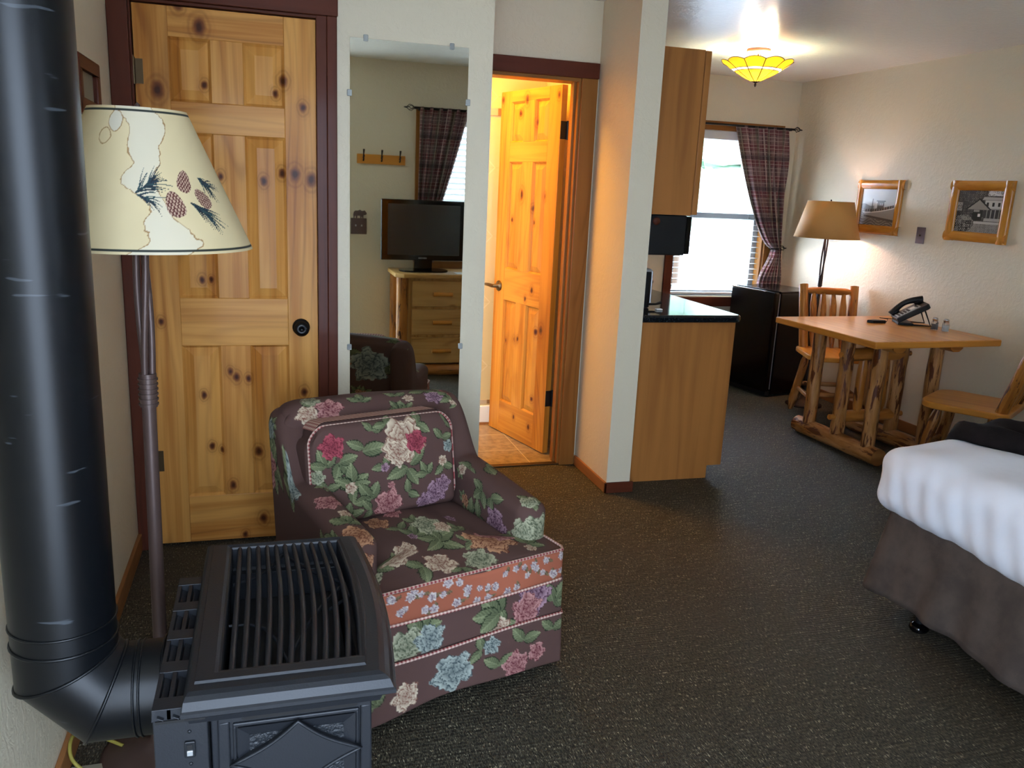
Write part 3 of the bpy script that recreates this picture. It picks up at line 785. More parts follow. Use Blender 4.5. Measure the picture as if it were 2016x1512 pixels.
# blind
def blind(name, label, x0, x1, y, z0, z1, tilt, cat='window blind', ww=.048, step=.044):
    b = thing(name, label, cat, ((x0+x1)/2, y, z1))
    MB().box(x0, x1, y-.022, y+.022, z1-.065, z1).build('headrail', 'blind', b, bevel=.003)
    m = MB(); z = z0+.03
    while z < z1-.08:
        c, s_ = math.cos(tilt)*ww/2, math.sin(tilt)*ww/2
        m.face([(x0+.004, y-c, z-s_), (x1-.004, y-c, z-s_), (x1-.004, y+c, z+s_), (x0+.004, y+c, z+s_)], [(0, 0)]*4)
        m.face([(x0+.004, y+c, z+s_+.0025), (x1-.004, y+c, z+s_+.0025), (x1-.004, y-c, z-s_+.0025), (x0+.004, y-c, z-s_+.0025)], [(0, 0)]*4)
        z += step
    m.build('slats', 'blind', b)
    MB().box(x0+.004, x1-.004, y-.022, y+.022, z0, z0+.014).build('bottom_rail', 'blind', b, bevel=.003)
    for f in (.18, .82):
        MB().tube([(x0+(x1-x0)*f, y-.024, z0), (x0+(x1-x0)*f, y-.024, z1-.06)], .0014, 6).build('lift_cord', 'blind', b)
    return b
blind('window_blind', 'white horizontal slat blind in the bright window behind the kitchen counter', 3.09, 3.86, FY+.035, .70, 1.972, 0.02)
# ------------------------------------------------------------ window_2 (behind the camera, seen in the mirror)
win = thing('window_2', None, None, (1.92, BY, .86), kind='structure')
WB('casing', 'trimlight', 1.135, 1.165, BY, BY+.02, .79, 2.03)
WB('casing', 'trimlight', 2.68, 2.74, BY, BY+.02, .79, 2.03)
WB('casing', 'trimlight', 1.135, 2.74, BY, BY+.022, 1.995, 2.045, g='x')
WB('sill', 'trimlight', 1.135, 2.74, BY, BY+.03, .80, .86, g='x')
m = MB(); a = .04
m.box(1.165, 1.165+a, BY-.10, BY-.08, .86, 1.995); m.box(2.64, 2.68, BY-.10, BY-.08, .86, 1.995); m.box(1.90, 1.94, BY-.10, BY-.08, .9, 1.955)
m.box(1.205, 2.64, BY-.10, BY-.08, .86, .90); m.box(1.205, 2.64, BY-.10, BY-.08, 1.955, 1.995)
f = m.build('sash', 'vinyl', win)
MB().box(1.205, 2.64, BY-.092, BY-.088, .90, 1.955).build('pane', 'glass', f)
blind('window_blind', 'white slat blind reflected beside the plaid curtain in the wall mirror', 1.18, 2.665, BY-.035, .87, 1.985, .60)
# entry doorway casing behind the camera
trimset('trim_10', 'trimlight', [((-.512, -.45, BY, BY+.018, 0, 2.05), 'z'), ((.51, .57, BY, BY+.018, 0, 2.05), 'z'), ((-.512, .57, BY, BY+.018, 2.05, 2.11), 'x')])

# ------------------------------------------------------------ outdoors
S(bx('floor', 'ground', -25, 30, FY+T+.02, 40, -.4, -.3)); S(bx('floor', 'ground', -25, 30, -40, BY-T-.02, -.3, -.2))
def tree(loc, h, r, label, name='tree', group=None, seed=0):
    t_ = thing(name, label, 'tree' if name == 'tree' else 'bush', loc, group=group)
    rr = random.Random(seed)
    if name == 'tree':
        MB().tube([(0, 0, 0), (.05, .03, h*.3), (.0, .06, h*.6)], [.16, .12, .06], 10, wob=.2).build('trunk', 'bark', t_, True)
    bm = bmesh.new()
    for i in range(26):
        a = rr.uniform(0, 6.28); q = rr.uniform(0, 1)**.5*r
        z = h*(.35 if name == 'tree' else .15)+rr.uniform(0, 1)*h*.6; q *= 1-.5*abs(z/h-.6)
        ret = bmesh.ops.create_icosphere(bm, subdivisions=2, radius=rr.uniform(.22, .42)*r, matrix=Matrix.Translation((q*math.cos(a), q*math.sin(a), z)))
        for v in ret['verts']:
            n = mnoise.noise(v.co*3.1+Vector((seed, 0, 0))); v.co += Vector((n, mnoise.noise(v.co*4), n))*.18*r
    me = bpy.data.meshes.new('foliage'); bm.to_mesh(me); bm.free(); me.materials.append(M['leaf'])
    o = bpy.data.objects.new('foliage', me); COL.objects.link(o); o.parent = t_
    return t_
tree((4.6, 13.0, -.3), 2.1, 1.2, 'sunlit bush seen low through the window behind the curtain', 'bush', seed=3)
tree((7.9, 15.5, -.3), 4.6, 1.7, 'leafy tree beyond the bush, through the upper window pane', 'tree', seed=5)
#tree((-2.6, -7.5, -.2), 4.5, 1.9, 'green tree outside behind the camera, left of the doorway', 'tree', seed=8)
#tree((3.4, -7.0, -.2), 4.8, 2.0, 'green tree outside the dresser window', 'tree', seed=9)
# ============================================================ GAS STOVE
stove = thing('gas_stove', 'charcoal cast iron gas stove with slatted top grille and diamond side panel', 'stove', (.02, 1.65, 0))
def sbx(n, mat, *b, g='z', bevel=.002, par=None): return MB().box(*b, grain=g).build(n, mat, par or stove, False, bevel)
# body shell with open top
m = MB(); m.box(-.115, .165, 1.385, 1.405, .07, .56); m.box(-.115, .165, 1.89, 1.91, .07, .56); m.box(-.115, -.10, 1.405, 1.89, .07, .56)
m.box(-.10, .165, 1.405, 1.89, .07, .10)
m.prism([(.15, 1.385)]+[(.165+.024*math.sin(PI*i/14), 1.385+.525*i/14) for i in range(15)]+[(.15, 1.91)], .07, .56)
m.build('body', 'iron', stove, bevel=.002)
sbx('firebox', 'dark_void', -.09, .14, 1.42, 1.88, .11, .50)  # solid block, its black standing in for the unlit stove interior
# lid lofted over outline loops, with the grille opening
def outline(e, N=14):
    x0, x1, y0, y1 = -.150-e*.4, .188+e, 1.342-e, 1.957+e*.4
    P = [(x0+(x1-x0)*i/N, y0) for i in range(N)]
    P += [(x1+.022*math.sin(PI*i/N), y0+(y1-y0)*i/N) for i in range(N)]
    P += [(x1+(x0-x1)*i/N, y1) for i in range(N)]
    P += [(x0, y1+(y0-y1)*i/N) for i in range(N)]
    return P
def opening(d=0, N=14):
    x0, x1, y0, y1 = -.094-d, .147+d, 1.408-d, 1.928+d
    P = [(x0+(x1-x0)*i/N, y0) for i in range(N)]
    P += [(x1+.014*math.sin(PI*i/N), y0+(y1-y0)*i/N) for i in range(N)]
    P += [(x1+(x0-x1)*i/N, y1) for i in range(N)]
    P += [(x0, y1+(y0-y1)*i/N) for i in range(N)]
    return P
loops = [(outline(-.022), .540), (outline(-.008), .548), (outline(-.004), .560), (outline(.012), .572), (outline(.018), .576), (outline(.018), .583), (outline(.014), .586),
         (outline(.008), .600), (outline(.0), .606), (outline(-.010), .609), (outline(-.030), .609), (outline(-.033), .613), (opening(.012), .613), (opening(.006), .610), (opening(.002), .610), (opening(0), .606), (opening(0), .56)]
m = MB(); n = len(loops[0][0])
for a in range(len(loops)-1):
    (A, za), (B, zb) = loops[a], loops[a+1]
    for i in range(n):
        j = (i+1) % n
        m.face([(A[i][0], A[i][1], za), (A[j][0], A[j][1], za), (B[j][0], B[j][1], zb), (B[i][0], B[i][1], zb)], [(0, 0)]*4)
m.build('lid', 'iron', stove, weld=True)
for i in range(11):
    f = (i+.5)/11; x = -.088+.226*f
    pts = [(x+.017*f*math.sin(PI*k/10), 1.405+.526*k/10, .602) for k in range(11)]
    MB().tube(pts, [.0085]*11, 8, flat=.7).build('grille_bar', 'iron', stove)
tw = [[(-.09, 1.78), (-.05, 1.80), (-.02, 1.83), (.0, 1.87), (.02, 1.92)], [(.02, 1.92), (.06, 1.85), (.10, 1.79), (.15, 1.745)], [(.15, 1.745), (.10, 1.66), (.06, 1.57), (.03, 1.48), (.025, 1.41)],
      [(-.09, 1.60), (-.05, 1.60), (-.02, 1.575), (.0, 1.53), (.02, 1.45), (.025, 1.41)], [(.15, 1.745), (.155, 1.68), (.11, 1.63)]]
m = MB()
for q in tw: m.tube([(a, b, .588) for a, b in q], .0036, 6)
m.build('twig_lattice', 'iron', stove)
# back box with louvres
sbx('control_box', 'iron', -.205, -.117, 1.352, 1.84, .07, .561)
m = MB()
xs = [-.204, -.178, -.150, -.117]
for x in (-.205, -.182, -.156, -.128): m.box(x, x+.008, 1.348, 1.846, .562, .582)
for k in range(5): m.box(-.205, -.117, 1.348+.1155*k, 1.348+.1155*k+.036, .562, .583)
for x in (-.195, -.17, -.143):
    mt = Matrix.Translation((x+.004, 1.59, .569)) @ Matrix.Rotation(.5, 4, 'Y')
    m.box(-.006, .006, -.25, .25, -.001, .001, M4=mt)
m.build('louver_grille', 'iron', stove, bevel=.0015)
sbx('louver_backing', 'dark_void', -.2, -.12, 1.345, 1.845, .557, .562, bevel=0)  # black sheet gives the shade under the louvres as colour
# near side face: slot, moulded frame, pebbled field, diamond
def frame_y(m, x0, x1, z0, z1, wd, y0, y1):
    m.box(x0, x1, y0, y1, z1-wd, z1); m.box(x0, x1, y0, y1, z0, z0+wd); m.box(x0, x0+wd, y0, y1, z0+wd, z1-wd); m.box(x1-wd, x1, y0, y1, z0+wd, z1-wd)
m = MB(); frame_y(m, -.103, .168, .09, .545, .020, 1.374, 1.386); m.build('side_frame', 'iron', stove, bevel=.003)
m = MB(); frame_y(m, -.078, .146, .11, .516, .006, 1.380, 1.3865); m.build('bead_moulding', 'iron', stove, bevel=.0025)
mm = MB().prism(rrect(-.062, .142, .526, .537, .005), 1.3725, 1.3745, 'y')
mm.build('slot', 'dark_void', stove)  # black plate with the slot's shade in its colour, no real opening
m = MB(); x0, x1, z0, z1 = -.070, .138, .12, .508; g = .020
A = [(x0, z0), (x1, z0), (x1, z1), (x0, z1)]; B = [(x0+g, z0+g), (x1-g, z0+g), (x1-g, z1-g), (x0+g, z1-g)]
for i in range(4):
    j = (i+1) % 4
    m.face([(A[i][0], 1.378, A[i][1]), (A[j][0], 1.378, A[j][1]), (B[j][0], 1.3845, B[j][1]), (B[i][0], 1.3845, B[i][1])], [(0, 0)]*4)
m.build('bevelled_panel', 'iron', stove)
sbx('pebbled_field', 'iron_rough', x0+g, x1-g, 1.3835, 1.386, z0+g, z1-g, bevel=0)
# diamond with inward curved edges
V4 = [(.035, .512), (-.082, .440), (.035, .368), (.148, .440)]
def curve(a, b, n=12, sag=.13):
    cxx, czz = .034, .440; out = []
    for i in range(n):
        f = i/n; x = a[0]+(b[0]-a[0])*f; z = a[1]+(b[1]-a[1])*f; q = sag*4*f*(1-f)
        out.append((x+(cxx-x)*q, z+(czz-z)*q))
    return out
dia = sum([curve(V4[i], V4[(i+1) % 4]) for i in range(4)], [])
MB().prism(dia, 1.370, 1.386, 'y').build('diamond_panel', 'iron', stove)
MB().tube([(x, 1.369, z) for x, z in dia], .0032, 8, closed=True).build('diamond_rim', 'iron', stove)
sw = MB().prism(rrect(-.156, -.138, .484, .515, .003), 1.346, 1.353, 'y').build('switch_bezel', 'black_metal', stove, bevel=.001)
MB().box(-.152, -.142, 1.3435, 1.347, .489, .499).build('rocker', 'silver', sw, bevel=.001)
MB().box(-.152, -.142, 1.3445, 1.347, .500, .510).build('rocker_top', 'dark_void', sw, bevel=.001)
for z in (.468, .532):
    MB().lathe([(0, 0), (.0035, 0), (.0028, .0018), (0, .002)], n=12, M4=Matrix.Translation((-.147, 1.352, z)) @ Matrix.Rotation(PI/2, 4, 'X')).build('screw', 'iron', stove)
for (x, y) in ((-.08, 1.42), (.13, 1.42), (-.08, 1.87), (.13, 1.87)):
    MB().lathe([(0, 0), (.025, 0), (.025, .01), (.016, .03), (.02, .072), (0, .072)], (x, y, 0), 16).build('foot', 'iron', stove)
S(bx('trim_11', 'soil', -.50, -.22, 1.28, 2.02, .0, .012, bevel=.003))

# ============================================================ VENT PIPE
pipe = thing('stove_vent_pipe', 'large glossy black vent pipe rising by the left wall with elbow into the stove', 'stove pipe', (-.386, 1.60, .37))
def mitre(m, path, R, n=48):
    P = [Vector(p) for p in path]; k = len(P)
    D = [(P[i+1]-P[i]).normalized() for i in range(k-1)]
    for i in range(k-1):
        d = D[i]; N = Vector((0, 1, 0)); B = d.cross(N)
        n0 = (D[i-1]+d).normalized() if i else d; n1 = (d+D[i+1]).normalized() if i < k-2 else d
        R0 = []; R1 = []
        for q in range(n):
            a = 2*PI*q/n; o = N*(R*math.cos(a))+B*(R*math.sin(a))
            t0 = (-o.dot(n0))/d.dot(n0); t1 = (-o.dot(n1))/d.dot(n1)
            R0.append(P[i]+o+d*t0); R1.append(P[i+1]+o+d*t1)
        b = len(m.v); m.v += [tuple(v) for v in R0+R1]
        for q in range(n):
            q2 = (q+1) % n; m.f.append((b+q, b+q2, b+n+q2, b+n+q)); m.uv += [(0, 0)]*4; m.k += [(0, 0)]*4; m.sm.append(True); m.mi.append(0)
        if i:
            yield R0
m = MB(); R = .091
path = [(-.386, 1.60, CH), (-.386, 1.60, .545), (-.322, 1.60, .474), (-.205, 1.60, .474)]
seams = list(mitre(m, path, R))
m.build('pipe', 'pipe', pipe)
def ring_at(c, R, axis, r, nm='band'):
    pts = []
    for q in range(40):
        a = 2*PI*q/40
        pts.append((c[0]+R*math.cos(a), c[1]+R*math.sin(a), c[2]) if axis == 'z' else (c[0], c[1]+R*math.cos(a), c[2]+R*math.sin(a)))
    return MB().tube(pts, r, 8, closed=True).build(nm, 'pipe', pipe)
for rr in seams:
    MB().tube([tuple(v+(v-sum(rr, Vector())/len(rr)).normalized()*.001) for v in rr], .0032, 8, closed=True).build('seam', 'pipe', pipe)
ring_at((-.386, 1.6, .640), R+.0005, 'z', .0026); ring_at((-.386, 1.6, .603), R+.0005, 'z', .0032)
ring_at((-.262, 1.6, .474), R+.0005, 'x', .0024); ring_at((-.252, 1.6, .474), R+.0005, 'x', .0024); ring_at((-.212, 1.6, .474), R+.004, 'x', .003)

# yellow gas hose
tag(MB().tube(spline([(-.385, 2.06, .025), (-.44, 2.085, .04), (-.485, 2.06, .075), (-.495, 2.02, .085), (-.485, 1.98, .06), (-.44, 1.955, .03), (-.38, 1.95, .024)]), .0045, 10).build('gas_hose', 'yellow'),
    'yellow flexible gas hose looping on the floor beneath the vent pipe', 'hose')

# ============================================================ FLOOR LAMPS
def beam_lamp(name, label, x, y, base_r, z_sb, z_st, r_b, r_t, tilt_top=(0, 0), shade_off=(0, 0), col='bronze_brown', pole_r=.015, collar=.98, paint=None, grp=None):
    L = thing(name, label, 'floor lamp', (x, y, 0), group=grp)
    MB().lathe([(0, 0), (base_r, 0), (base_r, .008), (base_r*.93, .016), (base_r*.5, .030), (.035, .045), (.026, .075), (0, .075)], (x, y, 0.0), 48).build('base', col, L)
    tx, ty = tilt_top
    P = lambda z: (x+tx*z, y+ty*z, z)
    MB().tube([P(.05), P(.5), P(collar-.04)], [pole_r*1.15, pole_r*1.1, pole_r*1.05], 20).build('pole', col, L)
    c = MB()
    c.tube([P(collar-.05), P(collar+.03)], pole_r*1.3, 20)
    for k in range(6): c.tube([P(collar-.045+k*.012), P(collar-.041+k*.012)], pole_r*1.48, 20)
    c.build('collar', col, L)
    pr = MB()
    for a in (0, 2.1, 4.2):
        pts = []
        for k in range(14):
            z = collar+.02+(z_sb+.02-collar)*k/13; b = P(z); q = .010+.004*math.sin(PI*k/13)
            pts.append((b[0]+q*math.cos(a+k*.12), b[1]+q*math.sin(a+k*.12), z))
        pr.tube(pts, pole_r*.52, 10)
    pr.build('twisted_rods', col, L)
    sx, sy2 = x+shade_off[0], y+shade_off[1]
    MB().tube([(x+tx, y+ty, z_sb+.02), (sx, sy2, z_st-.05)], .006, 8).build('stem', col, L)
    # harp ring spider and finial
    sp_ = MB()
    for a in (0, 2.09, 4.19): sp_.tube([(sx, sy2, z_st-.03), (sx+r_t*.98*math.cos(a), sy2+r_t*.98*math.sin(a), z_st-.01)], .002, 6)
    sp_.build('spider', col, L)
    MB().lathe([(0, 0), (.006, .002), (.009, .012), (.004, .022), (.006, .03), (0, .036)], (sx, sy2, z_st-.02), 14).build('finial', col, L)
    MB().lathe([(0, 0), (.014, .004), (.022, .03), (.016, .06), (0, .07)], (sx, sy2, (z_sb+z_st)/2-.06), 16).build('bulb', 'white', L)
    if paint is None:
        sh = MB().lathe([(r_b, z_sb), (r_t, z_st)], (sx, sy2, 0), 64).build('lamp_shade', 'shade_tan', L, solid=.0016)
        for (r_, z_) in ((r_b, z_sb), (r_t, z_st)):
            MB().tube([(sx+r_*math.cos(2*PI*q/56), sy2+r_*math.sin(2*PI*q/56), z_) for q in range(56)], .0028, 6, closed=True).build('shade_trim', 'shade_tan', sh)
    else:
        na, nz = 720, 190
        A = np.linspace(-PI*1.02, PI*.98, na+1); Z = np.linspace(0, 1, nz+1)
        AA, ZZ = np.meshgrid(A, Z)
        Rr = r_b+(r_t-r_b)*ZZ
        V = np.stack([sx+Rr*np.cos(AA)-x, sy2+Rr*np.sin(AA)-y, z_sb+(z_st-z_sb)*ZZ], -1).reshape(-1, 3)
        idx = np.arange((na+1)*(nz+1)).reshape(nz+1, na+1)
        F = np.stack([idx[:-1, :-1], idx[:-1, 1:], idx[1:, 1:], idx[1:, :-1]], -1).reshape(-1, 4).tolist()
        H = (z_st-z_sb)
        PP = np.stack([(AA+1.0)*(.17), ZZ*H], -1).reshape(-1, 2)     # metres on the shade near its middle
        C = paint(PP, AA.ravel(), ZZ.ravel())
        dense_obj('lamp_shade', V, F, PP, C, 'shade_paint', L).name = 'lamp_shade'
    return L
def shade_paint(P, A, Zf):
    C = np.tile(L3('#e0cd9f'), (len(P), 1))
    x, z = P[:, 0], P[:, 1]
    def nz(px, pz, s):   # cheap smooth noise
        v = 0
        for k, (a, b, c) in enumerate(((1.0, .7, 0), (2.3, -1.9, 1.3), (4.1, 3.7, 2.1), (-7.3, 6.1, .4))):
            v = v+np.sin(px*s*a+pz*s*b+c+1.7*np.sin(pz*s*b*.6+c))/(1+k)
        return v/2
    n = nz(x, z, 38)
    C = C*(1+.05*nz(x, z, 14))[:, None]
    # rain-stain trail with darker edge line
    cx_ = -.055+.018*np.sin(z*31)+.008*np.sin(z*80)+.25*(z-.2)*(z > .2)*-1.2
    w_ = .020+.010*np.sin(z*45+1)+.012*np.clip((.10-z)/.04, 0, 1)+.03*np.clip((z-.17)/.05, 0, 1)+n*.012
    d = np.abs(x-cx_)-w_
    m = d < 0; C[m] = C[m]*.35+L3('#e3dcc6')*.65
    e = np.abs(d) < .0013; C[e] = L3('#a98455')
    q = ((x+.14)**2+(z-.262)**2)**.5-.020-.004*n; C[np.abs(q) < .0012] = L3('#b08c5e'); C[q < -.0012] = L3('#ded5bd')
    q = ((x+.165)**2+((z-.232))**2)**.5-.017-.004*n; C[np.abs(q) < .0012] = L3('#b08c5e')
    # needles
    rr = random.Random(4)
    def needle(x0, z0, a, ln, col):
        ca, sa = math.cos(a), math.sin(a); u = (x-x0)*ca+(z-z0)*sa; v = -(x-x0)*sa+(z-z0)*ca-.0022*np.sin(u/ln*3)
        m = (u > 0) & (u < ln) & (np.abs(v) < .0013*(1.15-u/ln)); C[m] = col
    NB = [L3('#1f3340'), L3('#2c4a4c'), L3('#18252f')]
    def spray(x0, z0, x1, z1, n_, ln, sp):
        for k in range(n_):
            f = k/n_; a = math.atan2(z1-z0, x1-x0)+rr.uniform(-sp, sp)
            needle(x0+(x1-x0)*f*.7, z0+(z1-z0)*f*.7, a, ln*rr.uniform(.7, 1.1), rr.choice(NB))
    def cone(cx0, cz0, R, tilt):
        dx, dz = x-cx0, z-cz0; ct, st = math.cos(tilt), math.sin(tilt)
        a = (dx*ct+dz*st)/(R*.72); b = (-dx*st+dz*ct)/(R*1.1)
        m = (a*a*np.clip(1+.5*b, .5, 2)+b*b) < 1
        g = np.abs(np.sin(a*8+b*7))*np.abs(np.sin(-a*8+b*7))
        cc = np.where(g[:, None] > .42, L3('#c7a78e'), L3('#5a2420'))
        C[m] = cc[m]
    spray(-.088, .120, -.040, .152, 34, .044, .8); spray(-.086, .118, -.05, .10, 18, .036, .7)
    spray(.014, .104, .055, .070, 34, .052, .5)
    spray(.052, .155, .085, .128, 30, .040, 1.0)
    cone(.012, .146, .021, -.3); cone(-.018, .100, .024, .15); cone(.046, .112, .020, .6)
    for (z0, z1) in ((.006, .0095), (H_S-.0095, H_S-.006)): C[(z > z0) & (z < z1)] = L3('#2e332c')
    return C
H_S = .293
beam_lamp('floor_lamp', 'brown floor lamp with stained cream shade printed with pine cones, beside the closet door', -.283, 2.05, .155, 1.305, 1.598, .232, .100, (.008, 0), (.018, 0), paint=shade_paint)
beam_lamp('floor_lamp', 'dark floor lamp with plain tan shade in the corner behind the log table', 3.80, 5.13, .13, 1.225, 1.475, .222, .155, (.01, .0), (.02, .01), col='dark_brown', pole_r=.011, collar=.93)

# ============================================================ WALL MIRROR
mir = thing('wall_mirror', 'tall frameless mirror clipped to the grey wall between the two pine doors', 'mirror', (.538, MY, .42))
m = MB().box(.311, .765, MY-.006, MY-.001, .42, 1.987); m.build('glass', 'mirror', mir)
for (x, z) in ((.369, 1.988), (.698, 1.986), (.309, 1.79), (.767, 1.786), (.309, .815), (.767, .815)):
    MB().box(x-.009, x+.009, MY-.011, MY-.001, z-.012, z+.012).build('clip', 'clip', mir, bevel=.003)

# ============================================================ BACK WALL THINGS (seen in the mirror)
rack = thing('coat_rack', 'honey wood board with three dark coat hooks, reflected in the mirror', 'coat rack', (.867, BY, 1.61))
MB().box(.680, 1.056, BY, BY+.018, 1.600, 1.672, grain='x').build('board', 'table', rack, bevel=.004)
for x in (.728, .868, 1.010):
    h = MB().tube([(x, BY+.02, 1.625), (x, BY+.035, 1.622), (x, BY+.05, 1.635), (x, BY+.052, 1.655)], [.006, .005, .005, .004], 10)
    h.tube([(x, BY+.02, 1.640), (x, BY+.045, 1.672), (x, BY+.062, 1.705)], [.005, .005, .008], 10)
    h.tube([(x, BY+.052, 1.652), (x, BY+.052, 1.664)], [.008, .006], 10)
    h.build('hook', 'dark_brown', rack)
sp_ = thing('switch_plate', 'brown double light switch plate with a bear cutout on top', 'switch plate', (.695, BY, 1.058))
MB().box(.633, .757, BY+.001, BY+.006, 1.058, 1.182).build('plate', 'bronze_brown', sp_, bevel=.002)
bear = [(.655, 1.182), (.662, 1.182), (.664, 1.196), (.672, 1.2), (.674, 1.182), (.683, 1.182), (.686, 1.2), (.706, 1.2), (.708, 1.182), (.716, 1.182), (.719, 1.198), (.724, 1.182), (.732, 1.182),
        (.733, 1.205), (.745, 1.207), (.757, 1.212), (.758, 1.222), (.748, 1.236), (.742, 1.243), (.735, 1.240), (.720, 1.238), (.705, 1.247), (.690, 1.240), (.670, 1.240), (.658, 1.230), (.653, 1.21)]
MB().prism(bear, BY+.001, BY+.005, 'y').build('bear_cutout', 'bronze_brown', sp_)
for x in (.672, .718): MB().box(x-.005, x+.005, BY+.006, BY+.018, 1.118, 1.132).build('toggle', 'silver', sp_, bevel=.002)

# curtains
def curtain(name, label, fn, nu=90, nv=90, cloth_w=.9, cloth_h=1.3, grp=None):
    o = MB().grid(fn, nu, nv, uvfn=lambda u, v: (u*cloth_w, v*cloth_h)).build(name, 'plaid', None, solid=.0025)
    return tag(o, label, 'curtain')
def sm(a): a = max(0, min(1, a)); return a*a*(3-2*a)
def far_curtain(u, v):
    z = 2.015-1.265*v; zt = 1.085
    # left and right edges of the cloth
    if z > zt:
        f = (z-zt)/(2.015-zt); xl = 3.93-.45*f**.62*(1 if f > 0 else 0); xr = 3.985-.012*f+.0
        xl = 3.925-(3.925-3.478)*(f**.60)
    else:
        f = (zt-z)/(zt-.75); xl = 3.925-.095*sm(f*1.2); xr = 3.985+.045*sm(f*1.2)
    squeeze = (xr-xl)/.51
    x = xl+(xr-xl)*u+.012*math.sin(u*5+v*3)*squeeze
    amp = .020+.016*(1-squeeze)
    y = FY-.075+amp*math.sin(u*(34+6*math.sin(v*2)))+.008*math.sin(u*71+v*5)
    return (x, y, z+.010*math.sin(u*20)*(v > .98))
curtain('curtain', 'plaid maroon curtain tied back at the right of the bright far window', far_curtain, 110, 90)
def near_curtain(u, v):
    z = 2.045-1.19*v; zt = 1.08
    if z > zt:
        f = (z-zt)/(2.045-zt); xr = 1.235+(1.545-1.235)*(f**.75); xl = 1.145+.010*f
    else:
        f = (zt-z)/.3; xr = 1.235+.06*sm(f); xl = 1.145-.03*sm(f)
    x = xl+(xr-xl)*u
    y = BY+.075+.022*math.sin(u*34+math.sin(v*3))+.006*math.sin(u*60+v*6)
    return (x, y, z)
curtain('curtain', 'dark plaid curtain swept aside over the television, seen in the mirror', near_curtain, 90, 80, .75)
def cage(m, c, d, L=.05, R=.018):
    c = Vector(c); d = Vector(d).normalized(); up = Vector((0, 0, 1)); s_ = d.cross(up)
    for k in range(5):
        a0 = 2*PI*k/5; pts = []
        for i in range(9):
            f = i/8; r = R*math.sin(PI*f)+.002; a = a0+1.9*f
            pts.append(c+d*(L*f)+up*(r*math.cos(a))+s_*(r*math.sin(a)))
        m.tube(pts, .0022, 6)
    m.tube([c+d*L, c+d*(L+.02)], [.006, .003], 8); m.tube([c-d*.012, c], [.008, .007], 8)
rod = thing('curtain_rod', 'black iron curtain rod with twisted cage finial over the far window', 'curtain rod', (3.6, FY-.08, 2.005))
MB().tube([(3.10, FY-.08, 2.012), (3.995, FY-.08, 2.012)], .008, 12).build('rod', 'knob_black', rod)
m = MB(); cage(m, (3.995, FY-.08, 2.012), (1, 0, 0)); m.build('finial', 'knob_black', rod)
MB().box(3.96, 3.97, FY-.085, FY-.02, 2.0, 2.02).build('bracket', 'knob_black', rod)
rod = thing('curtain_rod', 'black iron curtain rod with cage finial reflected at the top of the mirror', 'curtain rod', (1.9, BY+.08, 2.03))
MB().tube([(1.11, BY+.075, 2.035), (2.75, BY+.075, 2.035)], .010, 12).build('rod', 'knob_black', rod)
m = MB(); cage(m, (1.11, BY+.075, 2.035), (-1, 0, 0), .06, .022); m.build('finial', 'knob_black', rod)
MB().box(1.15, 1.16, BY+.018, BY+.08, 2.02, 2.04).build('bracket', 'knob_black', rod)
hb = thing('curtain_holdback', 'black iron holdback with cage end gathering the plaid curtain', 'curtain holdback', (3.99, FY-.05, 1.085))
m = MB(); m.tube([(3.93+.045*math.cos(a), FY-.075+.045*math.sin(a), 1.085) for a in np.linspace(PI*1.05, PI*2.35, 14)], .005, 8); m.build('hook', 'knob_black', hb)
m = MB(); cage(m, (3.975, FY-.085, 1.085), (1, 0, .1), .05, .022); m.build('finial', 'knob_black', hb)
MB().tube([(3.985, FY-.05, 1.085), (3.985, FY-.001, 1.085)], [.005, .014], 10).build('wall_mount', 'knob_black', hb)

# dresser and television
dr = thing('dresser', 'log style pine dresser with log drawer pulls, reflected in the mirror', 'dresser', (1.52, .17, 0))
MB().box(.99, 2.05, -.03, .365, .10, .765, grain='z').build('carcass', 'dresser', dr, bevel=.003)
MB().prism([(.925, -.04), (2.12, -.04), (2.12, .36), (2.06, .43), (.985, .43), (.925, .37)], .768, .80).build('top', 'dresser', dr, bevel=.006)
for (x, y) in ((.985, .355), (2.055, .355), (.985, -.0), (2.055, -.0)):
    MB().tube([(x, y, .0), (x, y, .3), (x, y, .768)], [.048, .046, .047], 18, wob=.05).build('corner_log', 'log2', dr)
MB().tube([(1.02, .36, .045), (2.02, .36, .045)], .045, 18, wob=.04).build('base_log', 'log2', dr)
for (x0, x1) in ((1.055, 1.525), (1.545, 2.0)):
    for (z0, z1) in ((.545, .745), (.325, .525), (.10, .305)):
        d = MB().box(x0, x1, .365, .385, z0, z1, grain='x').build('drawer', 'dresser', dr, bevel=.006)
        xc = (x0+x1)/2
        MB().tube([(xc-.075, .41, (z0+z1)/2), (xc+.075, .41, (z0+z1)/2)], .017, 14).build('log_pull', 'table', d)
tv = thing('television', 'black flat screen television on the log dresser, reflected in the mirror', 'television', (1.16, .2, .80))
MB().box(.838, 1.50, .185, .215, .885, 1.345).build('bezel', 'tv_bezel', tv, bevel=.006)
MB().box(.86, 1.478, .155, .185, .90, 1.33).build('back_shell', 'appl', tv, bevel=.01)
MB().box(.888, 1.452, .2152, .2165, .925, 1.312).build('screen', 'tv_screen', tv)
MB().prism(rrect(.98, 1.36, .08, .32, .1), .801, .812).build('stand', 'tv_bezel', tv)
MB().box(1.10, 1.24, .18, .20, .812, .89).build('neck', 'tv_bezel', tv, bevel=.004)
fc = bpy.data.curves.new('badge_text', 'FONT'); fc.body = 'INSIGNIA'; fc.size = .016; fc.align_x = 'CENTER'; fc.extrude = .0004
fo = bpy.data.objects.new('badge_tmp', fc); COL.objects.link(fo)
dg = bpy.context.evaluated_depsgraph_get(); me = bpy.data.meshes.new_from_object(fo.evaluated_get(dg)); bpy.data.objects.remove(fo)
